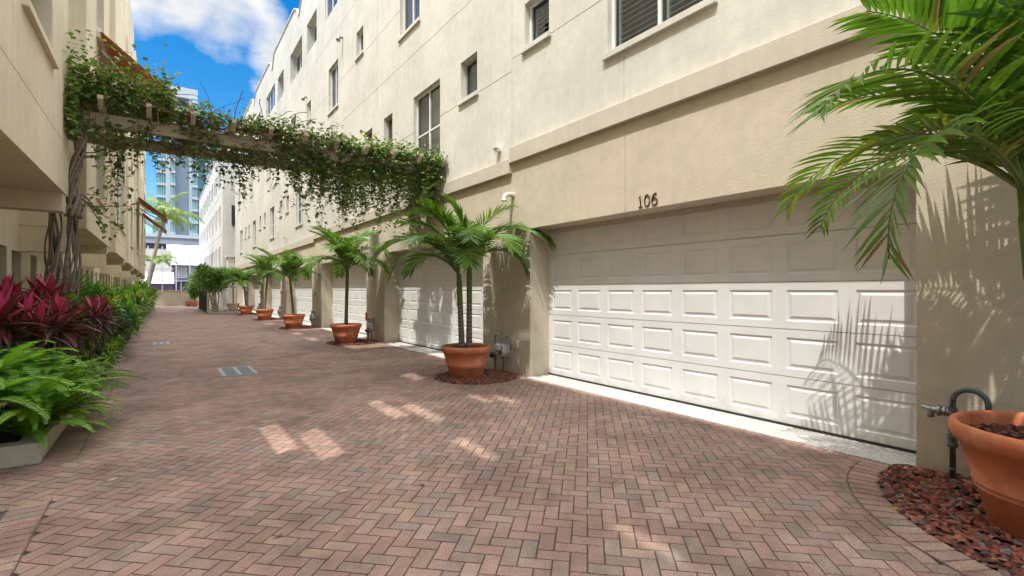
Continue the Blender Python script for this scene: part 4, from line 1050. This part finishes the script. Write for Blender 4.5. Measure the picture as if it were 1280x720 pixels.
# purple house and white sheds
hb = empty('purple_house', (wpx(231, 75), 75, 0)); tag(hb, 'purple house with pale metal roof and white framed windows behind the end wall', 'house')
hx = hb.location.x
def hput(mb, name, mat): o = mb.build(name, M[mat], hb); o.location = (-hx, -75, 0); return o
x0, x1 = wpx(212, 75), wpx(258, 75)
mb = MB(); mb.box(x0, x1, 75, 84, 0, 4.9); hput(mb, 'wall', 'purple')
mb = MB(); mb.face([(x0-.3, 74.4, 4.75), (x1+.4, 74.4, 4.75), (x1+.4, 79.5, 7.7), (x0-.3, 79.5, 7.7)]); mb.face([(x0-.3, 84.4, 4.75), (x1+.4, 84.4, 4.75), (x1+.4, 79.5, 7.7), (x0-.3, 79.5, 7.7)])
xx = x0 - .3
while xx < x1 + .4: mb.box(xx, xx+.05, -.03, .03, 0, 1, (1,1,1), Matrix.Translation((0, 74.4, 4.78)) @ Matrix(((1,0,0,0),(0,1,5.1,0),(0,0,2.95,0),(0,0,0,1)))); xx += .45
hput(mb, 'roof', 'metalroof')
for (a, b_, z0, z1) in ((222, 234, 3.1, 4.6), (236, 247, 3.1, 4.6)):
    mb = MB(); mb.box(wpx(a, 75), wpx(b_, 75), 74.9, 75.02, z0, z1); hput(mb, 'window', 'towerw')
    mb = MB()
    for q in range(5): mb.box(wpx(a, 75)+.12, wpx(b_, 75)-.1, 74.86, 74.92, z0 + .12 + q*.28, z0 + .28 + q*.28)
    hput(mb, 'louver', 'towerg')
mb = MB(); mb.box(x0-.1, x1, 73.9, 75, 2.65, 2.75); hput(mb, 'porch_roof', 'metalroof')
for a in (214, 226, 238, 250): 
    mb = MB(); mb.box(wpx(a, 75)-.06, wpx(a, 75)+.06, 74, 74.12, 0, 2.65); hput(mb, 'post', 'towerw')
sh = empty('white_shed', (wpx(198, 68), 68, 0)); tag(sh, 'low white porch with pale sloping metal roof left of the purple house', 'shed')
sx = sh.location.x; a_, b__ = wpx(180, 68), wpx(215, 68)
mb = MB(); mb.box(a_-sx, b__-sx, 1, 5, 0, 2.3); mb.build('wall', M['purple'], sh)
mb = MB(); mb.face([(a_-sx, -.5, 2.3), (b__-sx+.2, -.5, 2.3), (b__-sx+.2, 3, 3.7), (a_-sx, 3, 3.7)]); mb.build('roof', M['metalroof'], sh)
mb = MB()
for q in range(4): mb.box(a_-sx+.3+q*1.3, a_-sx+.42+q*1.3, -.3, -.2, 0, 6.5)
mb.box(a_-sx, b__-sx+.1, -.32, -.2, 3.9, 4.05); mb.box(a_-sx, b__-sx+.1, -.32, -.2, 4.9, 5.0); mb.build('veranda_frame', M['towerw'], sh)
mb = MB(); mb.box(a_-sx, b__-sx, 3.2, 5, 3.7, 6.4); mb.build('upper_wall', M['far'], sh)
wh = empty('white_building', (wpx(218, 95), 95, 0)); tag(wh, 'flat roofed white commercial building behind the purple house', 'building')
wx0 = wh.location.x
mb = MB(); mb.box(wpx(176, 95)-wx0, wpx(262, 95)-wx0, 0, 8, 0, 10.0); mb.build('wall', M['towerw'], wh)
mb = MB(); mb.box(wpx(176, 95)-wx0-.2, wpx(262, 95)-wx0+.2, -.3, 8.2, 10.0, 10.5); mb.build('roof', M['towerw'], wh)
mb = MB(); mb.box(wpx(182, 95)-wx0, wpx(256, 95)-wx0, -.06, .02, 8.2, 9.0); mb.box(wpx(190, 95)-wx0, wpx(256, 95)-wx0, -.06, .02, 5.4, 6.6); mb.build('window', M['dark'], wh)
bpy.data.objects.remove(ow)

# coconut palm beyond the end wall
cp = empty('coconut_palm', (-1.45, 61, 0)); tag(cp, 'tall leaning coconut palm behind the end wall in front of the tower', 'palm tree')
mb = MB(); pts = [(0 + 1.65*(t**1.3), 0, 9.1*t) for t in [i/24 for i in range(25)]]
mb.tube(pts, [.20 - .07*i/24 + (.012 if i % 2 else 0) for i in range(25)], 12, (.30, .26, .21)); mb.build('trunk', M['trunk'], cp)
random.seed(44)
for i in range(20):
    az = i*2.4; e0 = U(15, 80)
    f = frond(U(3.3, 4.1), e0, e0 - U(70, 105), 46, .85, .05, az, U(.3, 1.0), 0, .12, -.05, 1.3); o = f.build('frond', M['leaf'], cp); o.location = (1.65, 0, 9.1)
mb = MB()
for i in range(6): a = i*1.05; mb.lathe([(0, -.12), (.09, -.08), (.12, 0), (.09, .1), (0, .13)], .2*cos(a), .2*sin(a), 12, (.35, .30, .05))
o = mb.build('coconuts', M['trunk'], cp); o.location = (1.7, 0, 8.9)
cp2 = empty('palm_tree', (-1.3, 57, 0)); tag(cp2, 'shorter feathery palm under the coconut palm at the end of the left building', 'palm tree')
mb = MB(); mb.tube([(0, 0, 0), (.3, 0, 2), (.75, 0, 4.2)], [.12, .1, .08], 12, (.3, .26, .21)); mb.build('trunk', M['trunk'], cp2)
for i in range(14):
    f = frond(U(1.8, 2.4), U(20, 75), U(-70, -30), 34, .6, .05, i*2.4, .5, 0, .15, 0, 1.2); o = f.build('frond', M['leaf'], cp2); o.location = (.75, 0, 4.2)

# fallen leaves on the bricks
random.seed(14)
for i, (x, y, lab) in enumerate(((1.05, 3.62, 'small pale fallen leaf on the bricks in the middle of the near paving'), (1.62, 3.35, 'tiny dark fallen leaf to the right of the pale one'), (.60, 3.2, 'curled brown fallen leaf low in the left foreground'), (4.05, 1.13, 'yellow green fallen leaf on the curved brick border'), (-.35, 4.9, 'pale fallen leaf near the planter corner'))):
    mb = MB(); ribbon(mb, (0, 0, .012), (cos(i*1.7), sin(i*1.7), .15), (0, 0, 1) if False else (-sin(i*1.7), cos(i*1.7), .1), .075, .022, .2, [(.5, .42, .25), (.05, .035, .03), (.10, .05, .03), (.42, .40, .06), (.55, .5, .4)][i], 3, .2)
    o = mb.build('fallen_leaf', M['leaf']); o.location = (x, y, 0); tag(o, lab, 'leaf', 'fallen leaves on the paving')

# ------------------------------------------------------------------ sky, sun, camera
Wd = bpy.data.worlds.new('World'); SC.world = Wd; Wd.use_nodes = True; nt = Wd.node_tree
bg = nt.nodes['Background']; sky = N(nt, 'ShaderNodeTexSky'); sky.sky_type = 'NISHITA'; sky.sun_disc = False
Ld = Vector((1, SX, -SY)).normalized()
sky.sun_elevation = math.asin(-Ld.z); sky.sun_rotation = atan2(-Ld.x, -Ld.y); sky.altitude = 0; sky.air_density = 1.1; sky.dust_density = .6; sky.ozone_density = 2.5
tc = N(nt, 'ShaderNodeTexCoord'); sep = N(nt, 'ShaderNodeSeparateXYZ'); nt.links.new(tc.outputs['Generated'], sep.inputs[0])
mp = N(nt, 'ShaderNodeMapping'); mp.inputs['Scale'].default_value = (1, 1, 1.9); mp.inputs['Location'].default_value = (.35, .9, .1); nt.links.new(tc.outputs['Generated'], mp.inputs[0])
n1 = noise(nt, 2.3, 9, .56, mp.outputs[0]); n1.inputs['Distortion'].default_value = .25
# cloud bank over the lane; cloud above the view is added for fill light
th = atan(437/600.)
def dirpx(px, py):
    a = (px-640)/600.; b_ = (357-py)/600.; v = Vector((a*cos(th) + sin(th), -a*sin(th) + cos(th), b_)); return v.normalized()
def blob(px, py, size):
    v = N(nt, 'ShaderNodeVectorMath'); v.operation = 'DISTANCE'; nt.links.new(tc.outputs['Generated'], v.inputs[0]); v.inputs[1].default_value = tuple(dirpx(px, py))
    r = N(nt, 'ShaderNodeMapRange'); r.inputs['From Min'].default_value = size; r.inputs['From Max'].default_value = 0; r.inputs['To Min'].default_value = 0; r.inputs['To Max'].default_value = 1
    nt.links.new(v.outputs['Value'], r.inputs['Value']); return r.outputs[0]
def mth(op_, a, b_):
    m_ = N(nt, 'ShaderNodeMath'); m_.operation = op_
    for i, v in enumerate((a, b_)):
        if hasattr(v, 'links'): nt.links.new(v, m_.inputs[i])
        else: m_.inputs[i].default_value = v
    return m_.outputs[0]
bl = mth('MAXIMUM', mth('MAXIMUM', blob(235, 5, .13), blob(285, 40, .14)), blob(330, 62, .12)); bl = mth('MAXIMUM', bl, blob(150, -60, .2)); bl = mth('MAXIMUM', bl, blob(322, 105, .07)); bl = mth('MAXIMUM', bl, blob(900, -500, .7))
gap = mth('MAXIMUM', blob(220, 110, .26), blob(395, -5, .12))
n2 = noise(nt, 7, 8, .62, tc.outputs['Generated']); 
dens = mth('ADD', mth('ADD', n1.outputs[0], mth('MULTIPLY', mth('SUBTRACT', n2.outputs[0], .5), .45)), mth('SUBTRACT', mth('MULTIPLY', bl, .42), mth('MULTIPLY', gap, .5)))
shade_ = ramp(nt, noise(nt, 9, 6, .6, mp.outputs[0]).outputs[0], [(.30, (.72, .78, .86)), (.52, (1.0, 1.0, 1.0))])
CLOUD = 1.0
cl = N(nt, 'ShaderNodeVectorMath'); cl.operation = 'SCALE'; nt.links.new(shade_.outputs[0], cl.inputs[0]); 
zr = N(nt, 'ShaderNodeMapRange'); nt.links.new(sep.outputs[2], zr.inputs['Value']); zr.interpolation_type = 'SMOOTHSTEP'
zr.inputs['From Min'].default_value = .50; zr.inputs['From Max'].default_value = .80; zr.inputs['To Min'].default_value = 3.0; zr.inputs['To Max'].default_value = 19.0  # unseen high clouds brightened to add fill light
nt.links.new(zr.outputs[0], cl.inputs['Scale'])
zc = N(nt, 'ShaderNodeMapRange'); nt.links.new(sep.outputs[2], zc.inputs['Value']); zc.inputs['From Min'].default_value = .50; zc.inputs['From Max'].default_value = .75; zc.inputs['To Min'].default_value = 0; zc.inputs['To Max'].default_value = .22  # extra cloud cover added above the view for fill
dens = mth('ADD', dens, zc.outputs[0])
cr = ramp(nt, dens, [(.52, 0.0), (.62, .55), (.72, 1.0)])
hs_ = N(nt, 'ShaderNodeHueSaturation'); hs_.inputs['Saturation'].default_value = 1.5; hs_.inputs['Value'].default_value = .62; nt.links.new(sky.outputs[0], hs_.inputs['Color'])
nt.links.new(mixc(nt, cr.outputs[0], hs_.outputs[0], cl.outputs[0]), bg.inputs[0]); bg.inputs[1].default_value = .15
sun = bpy.data.lights.new('sun', 'SUN'); sun.energy = 2.2; sun.angle = radians(.55); sun.color = (1, .95, .87)
so = bpy.data.objects.new('sun', sun); COL.objects.link(so); so.rotation_euler = Ld.to_track_quat('-Z', 'Y').to_euler(); so.location = (-20, -8, 40)
cam = bpy.data.cameras.new('camera'); cam.sensor_width = 36; cam.lens = 36*600/1280.; cam.clip_end = 2000; cam.clip_start = .05; cam.shift_y = 3/1280.
co_ = bpy.data.objects.new('camera', cam); COL.objects.link(co_); co_.location = (0, 0, 1.5); co_.rotation_euler = (pi/2, 0, -th); SC.camera = co_
SC.view_settings.view_transform = 'Standard'; SC.view_settings.look = 'None'; SC.view_settings.gamma = 1; SC.view_settings.exposure = 1.12
SC.cycles.use_denoising = True; SC.cycles.max_bounces = 8; SC.cycles.diffuse_bounces = 5; SC.cycles.transparent_max_bounces = 12; SC.cycles.caustics_reflective = False; SC.cycles.caustics_refractive = False
same = {}
for o in bpy.data.objects:
    if 'placed' in o: del o['placed']
    if o.get('group') == 'mixed green plants along the planter': same.setdefault(o['label'], []).append(o)
for lab, os_ in same.items():
    os_.sort(key=lambda o: o.location.y)
    if len(os_) > 1:
        for i, o in enumerate(os_): o['label'] = lab + ', ' + ('nearest', 'second', 'third', 'fourth', 'fifth', 'sixth', 'seventh', 'eighth')[i] + ' there'
